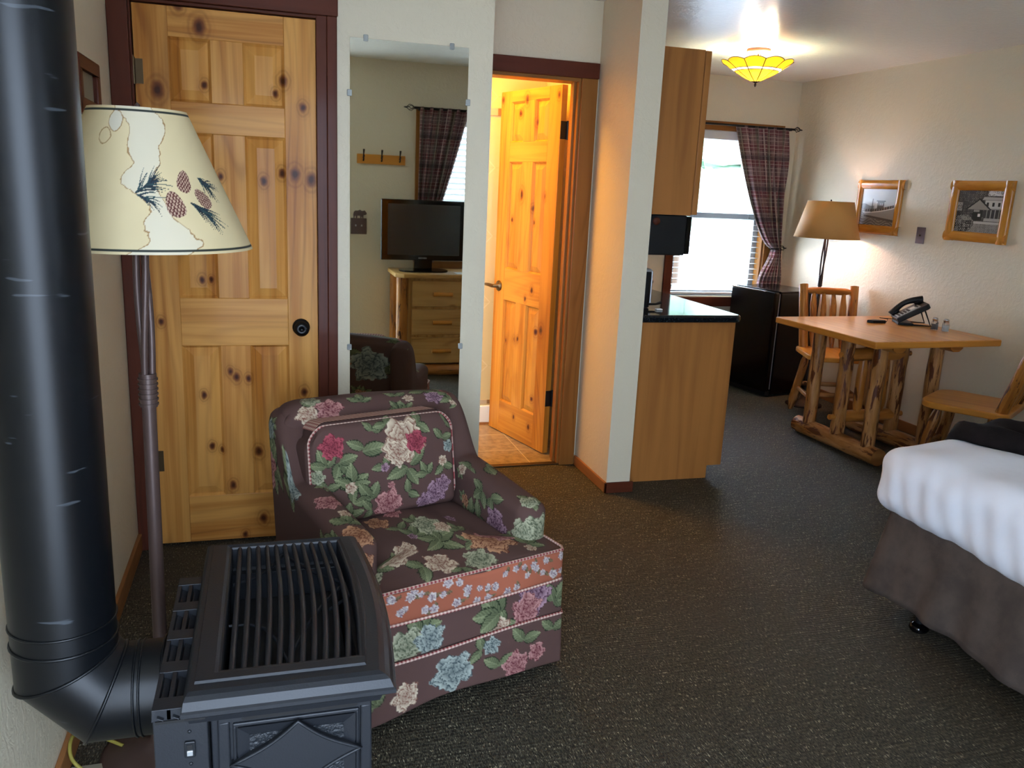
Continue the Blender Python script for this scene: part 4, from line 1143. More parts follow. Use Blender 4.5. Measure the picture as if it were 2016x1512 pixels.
me.materials.clear(); me.materials.append(M['text']); o = bpy.data.objects.new('lettering', me); COL.objects.link(o); o.parent = tv
o.location = (0, .0165, .098); o.rotation_euler = (PI/2, 0, PI)
tag(MB().box(1.40, 1.50, .26, .40, .8005, .802).build('paper_sheet', 'white'), 'white paper lying on the dresser in front of the television', 'paper')
tag(MB().prism(rrect(1.52, 1.565, .25, .41, .01), .8005, .818).build('remote_control', 'appl', bevel=.003), 'black remote control on the dresser at the mirror edge', 'remote control')

# carved frame on the left wall
lf = thing('picture_frame', 'small carved brown frame on the left wall, seen edge on above the lamp shade', 'picture frame', (LX, 2.86, 1.66))
m = MB()
for (y0, y1, z0, z1, g) in ((2.70, 3.01, 1.745, 1.785, 'y'), (2.70, 3.01, 1.62, 1.66, 'y'), (2.97, 3.01, 1.66, 1.745, 'z'), (2.70, 2.74, 1.66, 1.745, 'z')):
    m.box(LX+.001, LX+.024, y0, y1, z0, z1, grain=g)
m.build('moulding', 'trim', lf, bevel=.006)
MB().box(LX+.001, LX+.008, 2.74, 2.97, 1.66, 1.745).build('picture', 'soil', lf)
# ============================================================ KITCHENETTE
bc = thing('base_cabinet', 'maple veneer base cabinet end under the black counter', 'cabinet', (2.03, 4.88, 0))
CX = PX1+.004
poly = [(CX, 0), (2.235, 0), (2.235, .07), (2.318, .07), (2.318, .845), (CX, .845)]
MB().prism(poly, 3.765, 3.785, 'y', grain=1).build('side_panel', 'cabinet', bc, bevel=.001)
MB().box(CX, 2.30, 3.785, 5.95, .07, .845).build('carcass', 'cabinet', bc)
MB().box(CX, 2.24, 3.785, 5.95, 0, .07).build('toe_kick', 'trim', bc)
for k in range(4):
    d = MB().box(2.302, 2.32, 3.79+.53*k, 4.31+.53*k, .09, .66).build('door', 'cabinet', bc, bevel=.003)
    MB().lathe([(0, 0), (.006, 0), (.006, .012), (.015, .02), (.012, .028), (0, .03)], n=16, M4=Matrix.Translation((2.32, 4.27+.53*k, .6)) @ Matrix.Rotation(PI/2, 4, 'Y')).build('knob', 'trim', d)
    MB().box(2.302, 2.32, 3.79+.53*k, 4.31+.53*k, .68, .835, grain='y').build('drawer', 'cabinet', bc, bevel=.003)
ct = MB().prism([(PX1+.001, FY-.001), (PX1+.001, 3.735)] + arc((2.30, 3.775), .042, -PI/2, 0, 8) + [(2.342, FY-.001)], .846, .884).build('countertop', 'granite', bevel=.012, seg=4)
tag(ct, 'glossy black countertop on the maple cabinet running to the bright window', 'countertop')
uc = thing('wall_cabinet', 'tall maple wall cabinet hanging beside the bright window', 'cabinet', (1.93, 4.3, 1.372))
MB().box(PX1+.001, 2.075, 3.90, 4.66, 1.372, 2.165).build('carcass', 'cabinet', uc, bevel=.001)
for k in (0, 1):
    d = MB().box(2.077, 2.110, 3.897+.382*k, 4.275+.382*k, 1.376, 2.162).build('door', 'cabinet', uc, bevel=.004)
    MB().lathe([(0, 0), (.006, 0), (.006, .012), (.015, .02), (.012, .028), (0, .03)], n=16, M4=Matrix.Translation((2.11, 4.23+.09*k, 1.43)) @ Matrix.Rotation(PI/2, 4, 'Y')).build('knob', 'trim', d)
mw = thing('microwave', 'black microwave mounted under the maple wall cabinet', 'microwave', (1.93, 4.28, 1.165))
MB().box(PX1+.002, 2.065, 3.915, 4.64, 1.168, 1.3705).build('housing', 'appl', mw, bevel=.006)
MB().box(2.066, 2.095, 3.918, 4.637, 1.175, 1.366).build('door', 'tv_bezel', mw, bevel=.004)
MB().lathe([(0, 0), (.020, 0), (.020, .006), (.015, .009), (0, .010)], n=24, M4=Matrix.Translation((1.893, 3.915, 1.338)) @ Matrix.Rotation(PI/2, 4, 'X')).build('cap', 'trim', mw, label='round brown cap on the black housing')
cm = thing('coffee_maker', 'small black coffee maker with chrome edge on the black counter beside the grey pier', 'coffee maker', (1.84, 4.06, .884))
MB().prism(rrect(1.775, 1.930, 3.98, 4.16, .02), .886, 1.075).build('body', 'appl', cm, bevel=.005)
MB().prism(rrect(1.770, 1.936, 3.985, 4.165, .024), 1.070, 1.088).build('lid', 'silver', cm, bevel=.006)
MB().box(1.930, 1.938, 3.99, 4.155, .90, 1.08).build('side_trim', 'silver', cm, bevel=.003)
MB().lathe([(0, 0), (.011, 0), (.011, .012), (0, .015)], n=16, M4=Matrix.Translation((1.938, 4.02, 1.02)) @ Matrix.Rotation(PI/2, 4, 'Y')).build('dial', 'knob_black', cm)
MB().tube([(1.92, 3.985, .905), (1.965, 3.99, .905), (2.00, 4.0, .912)], [.007, .006, .009], 10).build('lever', 'knob_black', cm)
MB().tube([(1.80, 4.165, .90), (1.84, 4.22, .98), (1.93, 4.24, 1.05), (1.955, 4.25, 1.09), (1.93, 4.26, 1.13), (1.87, 4.27, 1.15)], .004, 8).build('power_cord', 'knob_black', cm)
tag(MB().box(1.84, 1.92, 4.20, 4.24, 1.135, 1.155).build('plug_adapter', 'dark_brown', bevel=.003), 'dark brown plug block hanging just below the microwave', 'plug')
tag(MB().box(1.93, 1.965, 3.90, 3.925, .885, .892).build('sugar_packet', 'white', bevel=.002), 'tiny white packet on the counter in front of the coffee maker', 'packet')

# ============================================================ MINI FRIDGE (local: x depth, y width)
fr = thing('mini_fridge', 'glossy black compact fridge standing in the corner below the far window', 'fridge', (3.60, 5.345, 0), math.radians(13))
FH = .808
def fb(n, mat, *b, bevel=.008, g='z'): return MB().box(*b, grain=g).build(n, mat, fr, True, bevel)
fb('cabinet_body', 'fridge', .062, .45, .0, .46, .02, FH-.012)
fb('top_panel', 'fridge', .05, .455, -.002, .462, FH-.012, FH, bevel=.005)
dd_ = fb('door', 'fridge', .0, .050, .0, .46, .045, FH-.006, bevel=.012)
MB().box(-.003, .012, .10, .46, FH-.012, FH-.004).build('handle_strip', 'chrome', dd_, True, .002, label='bright strip along the top edge of the fridge door')
fb('door_gasket', 'vinyl', .050, .062, .01, .45, .06, FH-.02, bevel=0)
fb('kick_plate', 'appl', .02, .06, .01, .45, .012, .045, bevel=.003)
for (x, y) in ((.07, .04), (.07, .42), (.40, .04), (.40, .42)):
    MB().lathe([(0, 0), (.018, 0), (.018, .02), (0, .02)], (x, y, 0), 12).build('foot', 'appl', fr, True)

# ============================================================ LOG TABLE
tb = thing('log_dining_table', 'log trestle table with square honey pine top against the right wall', 'table', (3.545, 4.12, 0), math.radians(2.5))
def tl(n, mat, m, bevel=0): return m.build(n, mat, tb, True, bevel)
tp = MB()
for k in range(7):
    x0 = -.445+.89*k/7; tp.box(x0, x0+.89/7, -.44, .44, .714, .752, grain='y')
tp = MB().prism(rrect(-.448, .445, -.44, .445, .012), .714, .752, grain=1)
tl('tabletop', 'table', tp, .007)
def lg(a, b, r, nm='leg', mat='log', taper=0.0, wob=.12, n=18):
    a, b = Vector(a), Vector(b); pts = []; rs = []
    N = 12; L_ = (b-a).length
    for i in range(N+1):
        f = i/N; pts.append(a+(b-a)*f)
        q = 1.0
        if taper: q = min(1, .55+f*L_/taper*.45, .55+(1-f)*L_/taper*.45)
        rs.append(r*q)
    return MB().tube(pts, rs, n, wob=wob)
for sx in (-.212, .195):
    tl('foot_log', 'log', lg((sx, -.335, .054), (sx, .40, .054), .052, wob=.08))
    tl('top_beam', 'log2', MB().prism([(-.05, .713), (-.045, .69), (-.02, .672), (.02, .672), (.045, .69), (.05, .713)], -.37, .37, 'y', M4=Matrix.Translation((sx, 0, 0))), .004)
    for yy in (.29, .03, -.235):
        tl('leg', 'log', lg((sx, yy, .09), (sx, yy, .69), .041))
for z_, r_, nm in ((.20, .036, 'lower_rail'), (.585, .040, 'upper_rail')):
    m = lg((-.212, .03, z_), (.195, .03, z_), r_, wob=.08)
    m.tube([(-.285 if nm == 'lower_rail' else -.262, .03, z_), (-.21, .03, z_)], .017, 14); m.tube([(.19, .03, z_), (.262, .03, z_)], .017, 14)
    tl(nm, 'log2', m)
for xx in (-.085, .085): tl('spindle', 'log2', lg((xx, .03, .20), (xx, .03, .585), .030, taper=.08))

# ============================================================ LOG CHAIRS
def log_chair(name, label, loc, rz):
    c = thing(name, label, 'chair', loc, rz, 'log dining chairs at the table')
    def P(n, mat, m, bevel=0): return m.build(n, mat, c, True, bevel)
    seat = []
    for (cx_, cy_, r, a) in ((.165, .165, .05, 0), (-.165, .165, .05, PI/2), (-.125, -.115, .10, PI), (.125, -.115, .10, 1.5*PI)):
        seat += arc((cx_, cy_), r, a, a+PI/2, 7)
    P('seat', 'table', MB().prism(seat, .43, .465, grain=1), .008)
    bk = lambda x, z: (x, .17+(z-.45)*.27, z)
    for sx in (-.175, .175):
        P('back_post', 'log2', lg(bk(sx*.93, .455), bk(sx*1.02, .895), .031, wob=.06))
        P('leg', 'log', lg((sx*1.12, -.20, .0), (sx*.82, -.12, .435), .029, taper=.07)); P('leg', 'log', lg((sx*1.12, .20, .0), (sx*.82, .13, .435), .029, taper=.07))
        P('side_stretcher', 'log', lg((sx*.98, -.17, .16), (sx*.98, .17, .17), .016, taper=.05))
    P('crest_rail', 'log2', lg(bk(-.172, .855), bk(.172, .855), .025, taper=.06))
    for sx in (-.105, -.035, .035, .105):
        P('spindle', 'log2', lg(bk(sx*.95, .46), bk(sx, .85), .023, taper=.10))
    P('front_stretcher', 'log', lg((-.19, -.165, .20), (.19, -.165, .20), .016, taper=.05)); P('back_stretcher', 'log', lg((-.19, .175, .20), (.19, .175, .20), .016, taper=.05))
    return c
log_chair('log_dining_chair', 'log chair with spindle back on the far side of the table by the fridge', (3.745, 4.785, 0), math.radians(-18))
log_chair('log_dining_chair', 'log chair at the near end of the table, beyond the bed', (3.625, 3.465, 0), math.radians(212))

# ============================================================ ON THE TABLE
TZ = .752
ph = thing('telephone', 'black desk telephone with silver keypad on the log table', 'telephone', (3.85, 4.25, TZ), math.radians(-118))
slope = math.radians(32); A4 = Matrix.Translation((0, -.085, .012)) @ Matrix.Rotation(slope, 4, 'X')
def pp(n, mat, m, bevel=0, par=None): return m.build(n, mat, par or ph, True, bevel)
pp('body', 'appl', MB().prism([(-.085, .0), (.085, 0), (.085, .012), (.10, .185), (.085, .20), (-.085, .20)], .0, .032, M4=A4), .006)
pp('base', 'appl', MB().box(-.085, .085, -.09, .0, .0, .016), .004)
pp('stand', 'appl', MB().tube([(-.07, -.01, .005), (-.07, .10, .005), (-.06, .06, .095), (.06, .06, .095), (.07, .10, .005), (.07, -.01, .005)], .005, 8))
kp = pp('keypad_panel', 'silver', MB().box(-.02, .072, .012, .155, .032, .035, M4=A4), .001)
for r_ in range(4):
    for c_ in range(3):
        pp('key', 'appl', MB().box(-.010+c_*.026, .010+c_*.026, .02+r_*.020, .033+r_*.020, .035, .038, M4=A4), .001, kp)
for c_ in range(3): pp('key', 'appl', MB().box(-.008+c_*.026, .006+c_*.026, .135, .143, .035, .038, M4=A4), .001, kp)
pp('card_window', 'white', MB().box(0, .045, .103, .128, .035, .0365, M4=A4), 0, kp)
hs = MB(); pts = []; rad = []
for i in range(15):
    f = i/14; pts.append(tuple(A4 @ Vector((-.055, .0+.20*f, .040+.030*math.sin(PI*f))))); rad.append(.024-.007*math.sin(PI*f))
hs.tube(pts, rad, 14, flat=1.0); pp('handset', 'appl', hs)
for f in (.03, .17): pp('handset_cup', 'appl', MB().lathe([(0, 0), (.022, 0), (.024, .02), (0, .022)], (0, 0, 0), 18, M4=A4 @ Matrix.Translation((-.055, f, .030))))
tag(MB().prism([(3.575, 4.31), (3.60, 4.285), (3.69, 4.275), (3.705, 4.30), (3.64, 4.335)], TZ, TZ+.018).build('cordless_keypad', 'appl', bevel=.004), 'flat black handheld remote lying on the table left of the telephone', 'remote')
tag(MB().tube([(3.705, 4.29, TZ+.008), (3.74, 4.32, TZ+.02), (3.71, 4.36, TZ+.022), (3.76, 4.345, TZ+.02), (3.80, 4.33, TZ+.02)], .0022, 6).build('phone_cord', 'knob_black'), 'thin black cord between the telephone and the handheld remote', 'cord')
def shaker(label, x, y, fill):
    s_ = thing('shaker', label, 'shaker', (x, y, TZ))
    hexa = lambda r, z: [(r*math.cos(PI/3*k), r*math.sin(PI/3*k), z) for k in range(6)]
    m = MB(); L = [hexa(.019, 0), hexa(.021, .006), hexa(.020, .045), hexa(.016, .056), hexa(.014, .060)]
    for a in range(4):
        for k in range(6): m.face([L[a][k], L[a][(k+1) % 6], L[a+1][(k+1) % 6], L[a+1][k]], [(0, 0)]*4)
    m.face(L[0][::-1], [(0, 0)]*6)
    m.build('glass_body', 'shaker', s_, True)
    MB().lathe([(0, .004), (.0165, .004), (.0165, .034), (0, .035)], n=12).build('filling', fill, s_, True)
    MB().lathe([(0, .058), (.016, .058), (.016, .068), (.012, .074), (0, .075)], n=20).build('cap', 'chrome', s_, True)
shaker('clear glass pepper shaker with chrome cap, behind the salt', 3.845, 4.045, 'pepper')
shaker('clear glass salt shaker with chrome cap, nearer the table edge', 3.87, 3.985, 'salt')

# ============================================================ RIGHT WALL
def photo_boat(P):
    x, y = P[:, 0], P[:, 1]; C = np.tile(L3('#b9bcb8'), (len(P), 1))
    hill = (y < .56+.03*np.sin(x*14)) & (x < .42); C[hill] = L3('#7b7a76')
    wt = y < .45; C[wt] = L3('#8d8780'); w_ = wt & (np.sin(y*120+6*np.sin(x*9)) > .3); C[w_] = L3('#7a746d')
    low = y < .2; C[low & (np.sin(y*90+5*np.sin(x*13)) > 0)] = L3('#686159')
    dk = .36+.20*np.clip(x-.2, 0, 1)**1.7
    hull = (x > .14) & (y < dk) & (y > .30-.12*(x-.14)+.0*x) & (y > .18); C[hull] = L3('#9b9791')
    rail = (x > .10) & (np.abs(y-dk) < .012); C[rail] = L3('#e8e6df')
    dark = (x > .14) & (y > dk+.012) & (y < dk+.085) & (x < .98); C[dark] = L3('#433c36'); C[dark & (np.sin(x*90) > .5)] = L3('#8c8378')
    cab = (x > .50) & (x < .70) & (y > dk+.06) & (y < .66); C[cab] = L3('#4d4842')
    cw = (x > .53) & (x < .67) & (y > .55) & (y < .61) & (np.sin(x*110) > -.3); C[cw] = L3('#a9aaa6')
    C[(x > .47) & (x < .73) & (np.abs(y-.665) < .014)] = L3('#35302c')
    C[(np.abs(x-.36) < .009) & (y > dk) & (y < .72)] = L3('#332e2b')
    sh = (y < .30-.12*(x-.14)) & (y > .25-.13*(x-.14)) & (x > .14); C[sh] = L3('#5c554f')
    return C
def photo_house(P):
    x, y = P[:, 0], P[:, 1]; n = np.sin(x*71+3*np.sin(y*37))*np.sin(y*83+4*np.sin(x*29))+.6*np.sin(x*150+y*90)*np.sin(y*170)
    C = np.tile(L3('#3b3733'), (len(P), 1)); C[n > .25] = L3('#544e48'); C[n > .8] = L3('#7c766e')
    g = y < .28; C[g] = L3('#8b867e'); C[g & (n > .2)] = L3('#6d6861'); C[(y < .28) & (y > .22)] = L3('#b5b0a6')
    skyp = (x > .66) & (y > .86) & (n < .4); C[skyp] = L3('#c9c7c1')
    hs_ = (x > .62) & (y > .58) & (y < .76); C[hs_] = L3('#b9b5ac'); C[(x > .55) & (y > .76) & (y < .83) & (x > .55+.5*(y-.76))] = L3('#a5a098')
    for a in (.68, .80, .92): C[(np.abs(x-a) < .022) & (y > .62) & (y < .71)] = L3('#2c2926')
    pt = (x > .62) & (y > .30) & (y <= .58); C[pt] = L3('#3c3834'); C[pt & (np.sin(x*75) > .8)] = L3('#99948b'); C[(x > .6) & (np.abs(y-.565) < .012)] = L3('#8e8981')
    C[(x > .64) & (y > .29) & (y < .36)] = L3('#a7a299')
    gb = (y > .54) & (y < .80-.9*np.abs(x-.50)); C[gb] = L3('#8d877e'); C[gb & (y > .76-.9*np.abs(x-.50))] = L3('#26221f')
    C[(x > .38) & (x < .60) & (y > .3) & (y < .54)] = L3('#2b2825'); C[(x > .50) & (x < .56) & (y > .38) & (y < .45)] = L3('#d5d1c8'); C[(x > .40) & (x < .53) & (y > .49) & (y < .54)] = L3('#8f8a80')
    C[(x < .14) & (y > .5) & (y < .7) & (n > -.5)] = L3('#a6a097')
    bush = ((x-.2)/.24)**2+((y-.22)/.2)**2 < 1; C[bush] = L3('#37332f'); C[bush & (n > .3)] = L3('#a19b91'); C[bush & (y > .28) & (n > -.3)] = L3('#8a857b')
    return C
def picture(label, y0, y1, z0, z1, iy0, iy1, iz0, iz1, paint):
    p = thing('framed_photo', label, 'framed picture', (RX, (y0+y1)/2, z0), group=None)
    def half_log(a, b, w0, cut0, cut1, nm='frame_rail'):
        a, b = Vector(a), Vector(b); d = (b-a).normalized(); sd = Vector((1, 0, 0)).cross(d)
        m = MB(); rows = []; N = 10; seed = random.uniform(0, 9)
        o = (random.uniform(0, 20), random.uniform(0, 20))
        for i in range(N+1):
            f = i/N; row = []
            for k in range(9):
                a_ = PI*k/8; s_ = math.cos(a_)
                L0 = cut0*s_; L1 = cut1*s_
                c0 = a+d*(w0*L0); c1 = b+d*(w0*L1)
                c = c0+(c1-c0)*f; rr = 1+.10*mnoise.noise(Vector((f*4+seed, a_, seed)))
                row.append(c+sd*(w0*s_*1.0)+Vector((-1, 0, 0))*(.024*math.sin(a_)**.7*rr+.001))
            rows.append(row)
        m.grid(lambda u, v: rows[int(round(v*N))][int(round(u*8))], 8, N, uvfn=lambda u, v: (v*.4+o[0], u*.1+o[1]))
        return m.build(nm, 'frame', p)
    zt = (z1+iz1)/2; zb = (z0+iz0)/2; yl = (y1+iy1)/2; yr = (y0+iy0)/2
    wv = (z1-iz1)/2; wh = (y1-iy1)/2
    half_log((RX, y1, zt), (RX, y0, zt), wv, 0, 0); half_log((RX, y1, zb), (RX, y0, zb), wv, 0, 0)
    half_log((RX-.002, yl, z1), (RX-.002, yl, z0), wh, 0, 0, 'frame_stile'); half_log((RX-.002, yr, z1), (RX-.002, yr, z0), wh, 0, 0, 'frame_stile')
    N = 150; V = []; 
    U, Wv = np.meshgrid(np.linspace(0, 1, N+1), np.linspace(0, 1, N+1))
    Vv = np.stack([np.full(U.shape, -.010), (iy1+.01)+(iy0-iy1-.02)*U-(y0+y1)/2, (iz0-.01)+(iz1-iz0+.02)*Wv-z0], -1).reshape(-1, 3)
    idx = np.arange((N+1)**2).reshape(N+1, N+1)
    F = np.stack([idx[:-1, :-1], idx[:-1, 1:], idx[1:, 1:], idx[1:, :-1]], -1).reshape(-1, 4).tolist()
    PP = np.stack([U, Wv], -1).reshape(-1, 2)
    dense_obj('print', Vv, F, PP, paint(PP), 'photo', p)
picture('log framed black and white photo of a moored boat, partly behind the tan lamp shade', 4.71, 5.17, 1.270, 1.635, 4.795, 5.120, 1.33, 1.572, photo_boat)
picture('log framed black and white photo of a lodge among trees, near the photo edge', 3.845, 4.311, 1.275, 1.635, 3.92, 4.243, 1.338, 1.575, photo_house)
wp = thing('wall_plate', 'small pewter jack plate on the wall between the two framed photos', 'wall plate', (RX, 4.519, 1.235))
MB().box(RX-.006, RX-.001, 4.482, 4.556, 1.235, 1.340).build('plate', 'plate', wp, bevel=.002)
MB().lathe([(0, 0), (.006, 0), (.005, .008), (0, .009)], n=14, M4=Matrix.Translation((RX-.006, 4.519, 1.288)) @ Matrix.Rotation(-PI/2, 4, 'Y')).build('jack', 'brass', wp)
wo = thing('power_outlet', 'beige wall outlet low on the right wall behind the table legs', 'outlet', (RX, 4.53, .33))
MB().box(RX-.006, RX-.001, 4.49, 4.57, .33, .45).build('plate', 'soil', wo, bevel=.002)
tag(MB().box(RX-.035, RX-.007, 4.51, 4.55, .31, .385).build('power_adapter', 'appl', bevel=.004), 'black power adapter plugged into the outlet behind the table legs', 'adapter')

# ============================================================ CEILING LIGHT
cl = thing('ceiling_light', 'amber stained glass bowl ceiling light with copper canopy', 'ceiling light', (2.96, 4.88, 2.156))
cx_, cy_ = 2.96, 4.88
MB().lathe([(0, 2.348), (.045, 2.348), (.070, 2.356), (.074, 2.366), (.072, CH), (0, CH)], (cx_, cy_, 0), 40).build('canopy', 'copper_pink', cl)
for a in (.4, 2.5, 4.6): MB().tube([(cx_+.02*math.cos(a), cy_+.02*math.sin(a), 2.35), (cx_+.05*math.cos(a), cy_+.05*math.sin(a), 2.31), (cx_+.02*math.cos(a), cy_+.02*math.sin(a), 2.26)], .003, 6).build('support_arm', 'copper_pink', cl)
MB().tube([(cx_, cy_, 2.175), (cx_, cy_, 2.35)], .005, 10).build('rod', 'brass', cl)
NP = 10
def bowl(a, f):   # f 0 bottom .. 1 rim
    r = .012+.200*(f**.80); z = 2.182+.118*f**1.02
    return r, z
for k in range(NP):
    a0 = 2*PI*k/NP; a1 = 2*PI*(k+1)/NP
    def pt(u, v, e=0.0):
        a = a0+(a1-a0)*u; r, z = bowl(a, v); bul = 4*u*(1-u)
        r = r*(1-.02*(1-bul))+.010*bul*v; z = z+.014*(bul-.6)*(v**6)
        return (cx_+r*math.cos(a), cy_+r*math.sin(a), z)
    MB().grid(lambda u, v: pt(u, v*.52), 8, 8).build('glass_panel', 'amber', cl)
    MB().grid(lambda u, v: pt(u, .52+v*.10), 8, 3).build('glass_band', 'amber_white', cl)
    MB().grid(lambda u, v: pt(u, .62+v*.38), 8, 8).build('glass_petal', 'amber', cl)
    lead = MB().tube([pt(0, v) for v in np.linspace(0, 1, 12)], .0028, 6)
    for vv in (.52, .62, 1.0): lead.tube([pt(u, vv) for u in np.linspace(0, 1, 9)], .0022, 5)
    lead.build('lead_line', 'dark_brown', cl)
MB().lathe([(0, 2.150), (.004, 2.156), (.008, 2.166), (.004, 2.174), (.018, 2.182), (.020, 2.190), (0, 2.192)], (cx_, cy_, 0), 20).build('finial', 'dark_brown', cl)
for bx_, by_ in ((2.99, 4.84), (2.93, 4.92)):
    MB().lathe([(0, -.028), (.018, -.02), (.024, 0), (.018, .018), (.010, .03), (0, .03)], (bx_, by_, 2.275), 16).build('bulb', 'bulb', cl)

# ============================================================ BED
bed = thing('bed', 'bed with white duvet over a dark brown suede skirt at the right edge', 'bed', (3.1, 1.55, 0))
BX0, BX1, BY0, BY1 = 2.13, 4.04, .80, 2.36
def skirt_fn():
    m = MB(); path = [(BX0+.02, BY0), (BX0+.0, BY1-.09)] + [(BX0+.06-.06*math.cos(a), BY1-.06+.06*math.sin(a)) for a in np.linspace(0, PI/2, 7)] + [(BX0+.09, BY1), (BX1, BY1)]
    pts = []; 
    for i in range(len(path)-1):
        a, b = path[i], path[i+1]; L_ = math.dist(a, b); k = max(1, int(L_/.02))
        for q in range(k): pts.append((a[0]+(b[0]-a[0])*q/k, a[1]+(b[1]-a[1])*q/k))
    pts.append(path[-1]); n = len(pts); c = (3.0, 1.5)
    def fn(u, v):
        i = min(int(round(u*(n-1))), n-1); x, y = pts[i]; z = .41-.315*v+.014*math.sin(i*.11+1)*v
        nx, ny = (pts[min(i+1, n-1)][0]-pts[max(i-1, 0)][0], pts[min(i+1, n-1)][1]-pts[max(i-1, 0)][1]); L_ = math.hypot(nx, ny) or 1; nx, ny = -ny/L_, nx/L_
        s_ = sum(math.dist(pts[q], pts[q+1]) for q in range(0)) if 0 else i*.02
        e = -.02+.055*v+.010*v*math.sin(s_*17+math.sin(s_*5)*2)+.006*v*math.sin(s_*43)
        return (x+nx*e, y+ny*e, z)
    return MB().grid(fn, n-1, 14)
skirt_fn().build('bed_skirt', 'suede', bed, solid=.004)
MB().box(BX0+.04, BX1, BY0+.02, BY1-.04, .13, .39).build('box_spring', 'suede', bed, bevel=.02)
for (x, y) in ((BX0+.07, BY1-.20), (BX0+.07, BY0+.2), (BX1-.1, BY1-.2), (BX1-.1, BY0+.2)):
    g = MB().tube([(x, y, .03), (x, y, .14)], .016, 14).build('leg', 'black_metal', bed)
    MB().lathe([(0, 0), (.028, 0), (.034, .010), (.030, .022), (.016, .032), (0, .034)], (x, y, 0), 20).build('glide', 'chrome' if 0 else 'tv_bezel', g)
def duv(Vo, V0):
    o = Vo.copy(); x, y, z = o[:, 0], o[:, 1], o[:, 2]
    foot = np.clip((-x-.75)/.2, 0, 1); far = np.clip((y-.6)/.2, 0, 1)
    o[:, 2] += .010*np.sin(x*9+2*np.sin(y*4))*np.clip((z-.12)/.10, 0, 1)+.006*np.sin(y*21+x*5)*np.clip((z-.12)/.10, 0, 1)
    side = foot*np.clip((.265-z)/.10, 0, 1)
    o[:, 0] -= side*(.006*np.sin(y*11+2*np.sin(z*8))+.004*np.sin(y*27+z*12)+.003*np.sin(y*70-z*20))
    o[:, 1] += far*np.clip((.265-z)/.10, 0, 1)*(.012*np.sin(x*15)+.006*np.sin(x*31+z*20))
    o[:, 2] -= side*np.clip((.12-z)/.12, 0, 1)*(.010*np.sin(y*5+1)+.004*np.sin(y*13))
    return o
sz_ = (BX1-BX0+.03, BY1-BY0+.09, .265)
V, F, V0, sd = rbox(sz_, .095, .014, duv)
dense_obj('duvet', V, F, V0[:, :2], np.ones((len(V), 3)), 'sheet', bed, Matrix.Translation(((BX0-.02+BX1)/2-3.1, (BY0+BY1+.05)/2-1.55, .375)))
MB().box(BX1-.01, RX-.003, .75, 2.42, 0, 1.05).build('headboard', 'log2', bed, bevel=.01)
# throw
def throw_fn(u, v):
    # u across the bed (near -> far, then hanging), v from the foot edge to the head
    L_ = (BY1-BY0)+.06+.22; s_ = u*L_
    x = 2.405+.10*math.sin(u*3.2)*(1-v)+v*.95-.035*math.sin(s_*9)*(1-v)
    fold = .052*math.exp(-((v-.10)/.10)**2)+.040*math.exp(-((v-.42-.05*math.sin(s_*3))/.12)**2)+.020*math.sin(v*26+s_*5)+.014*math.sin(s_*16+v*9)+.008*math.sin(s_*37-v*31)
    top = .640+max(fold, -.0)+.022
    if v < .04: top = .650+ (fold+.015)*v/.04
    yf = BY1+.01
    if s_ < yf-(BY0-.02)-.05:
        return (x, BY0-.02+s_, top)
    q = (s_-(yf-(BY0-.02)-.05))
    if q < .10:
        a = q/.10*PI/2; return (x, yf-.05+.085*math.sin(a), top-.085*(1-math.cos(a)))
    return (x, yf+.055+.012*math.sin(x*14)+.06*(q-.1), top-.085-(q-.10))
tag(MB().grid(throw_fn, 110, 46).build('throw_blanket', 'throw', None, solid=.012), 'dark plush throw folded across the white duvet', 'blanket')

# ============================================================ BATHROOM SCALE
tag(MB().lathe([(0, 0), (.13, 0), (.148, .012), (.15, .03), (.135, .045), (0, .05)], (.985, 4.44, .006), 36).build('bathroom_scale', 'white'), 'round white object on the tan tile floor just inside the bathroom', 'bathroom scale')
# ============================================================ FLORAL ARMCHAIR (local: front is -y)
ac = thing('armchair', 'floral upholstered armchair on brown ground with salmon edged seat cushion', 'armchair', (.431, 2.437, 0), math.radians(18))
def part(name, size, r, step, loc, deform, feats, fill, seed, recolor=None, rot=None):
    V, F, V0, sd = rbox(size, r, step, deform)
    P = paintmap(V0, sd, size); C = floral(P, feats, fill, seed)
    if recolor is not None: recolor(C, P, V0, sd)
    A = Matrix.Translation(loc)
    if rot is not None: A = A @ rot
    return dense_obj(name, V, F, P, C, 'floral', ac, A)
# skirt, flared a little, lifted at the right front corner
def d_skirt(V, V0):
    o = V.copy(); z = V0[:, 2]; f = np.clip((.16-z)/.16, 0, 1)
    o[:, 0] *= 1+.02*f; o[:, 1] *= 1+.015*f
    o[:, 1] += -.006*np.sin(V0[:, 0]*16)*f*(V0[:, 1] < 0); o[:, 2] += f*.012*np.sin(V0[:, 0]*8+1.5)*(V0[:, 1] < 0)
    return o
part('skirt', (.68, .70, .165), .012, .0035, (0, .0, .025), d_skirt,
     [('teal', -.055, .075, .064, 2.0, .95), ('cream', -.205, .055, .040, .6), ('pink', .16, .035, .045, 3.1), ('pink', .24, .06, .03, 1.1), ('teal', .075, .125, .028, 4.0), ('lf', .04, .12, .06, 2.8, 2), ('lf', .19, .11, .07, 1.2, 2), ('lf', .10, .05, .07, 1.5, 2), ('lf', -.30, .06, .06, 2.0), ('lf', .30, .12, .06, 1.4, 2)], .25, 5)
def d_rail(V, V0): return V
part('front_rail', (.680, .692, .13), .012, .0035, (0, .001, .185), d_rail,
     [('mauve', .225, .085, .060, 1.0), ('pink', .20, .05, .05, 2.4), ('lf', .10, .06, .10, 2.7, 4), ('lf', .30, .05, .08, .9, 3), ('sage', -.20, .04, .055, .3), ('teal', -.13, .045, .045, 2.2), ('lf', -.16, .08, .08, 1.2, 3), ('cream', -.28, .03, .03, 1.0)], .15, 6)
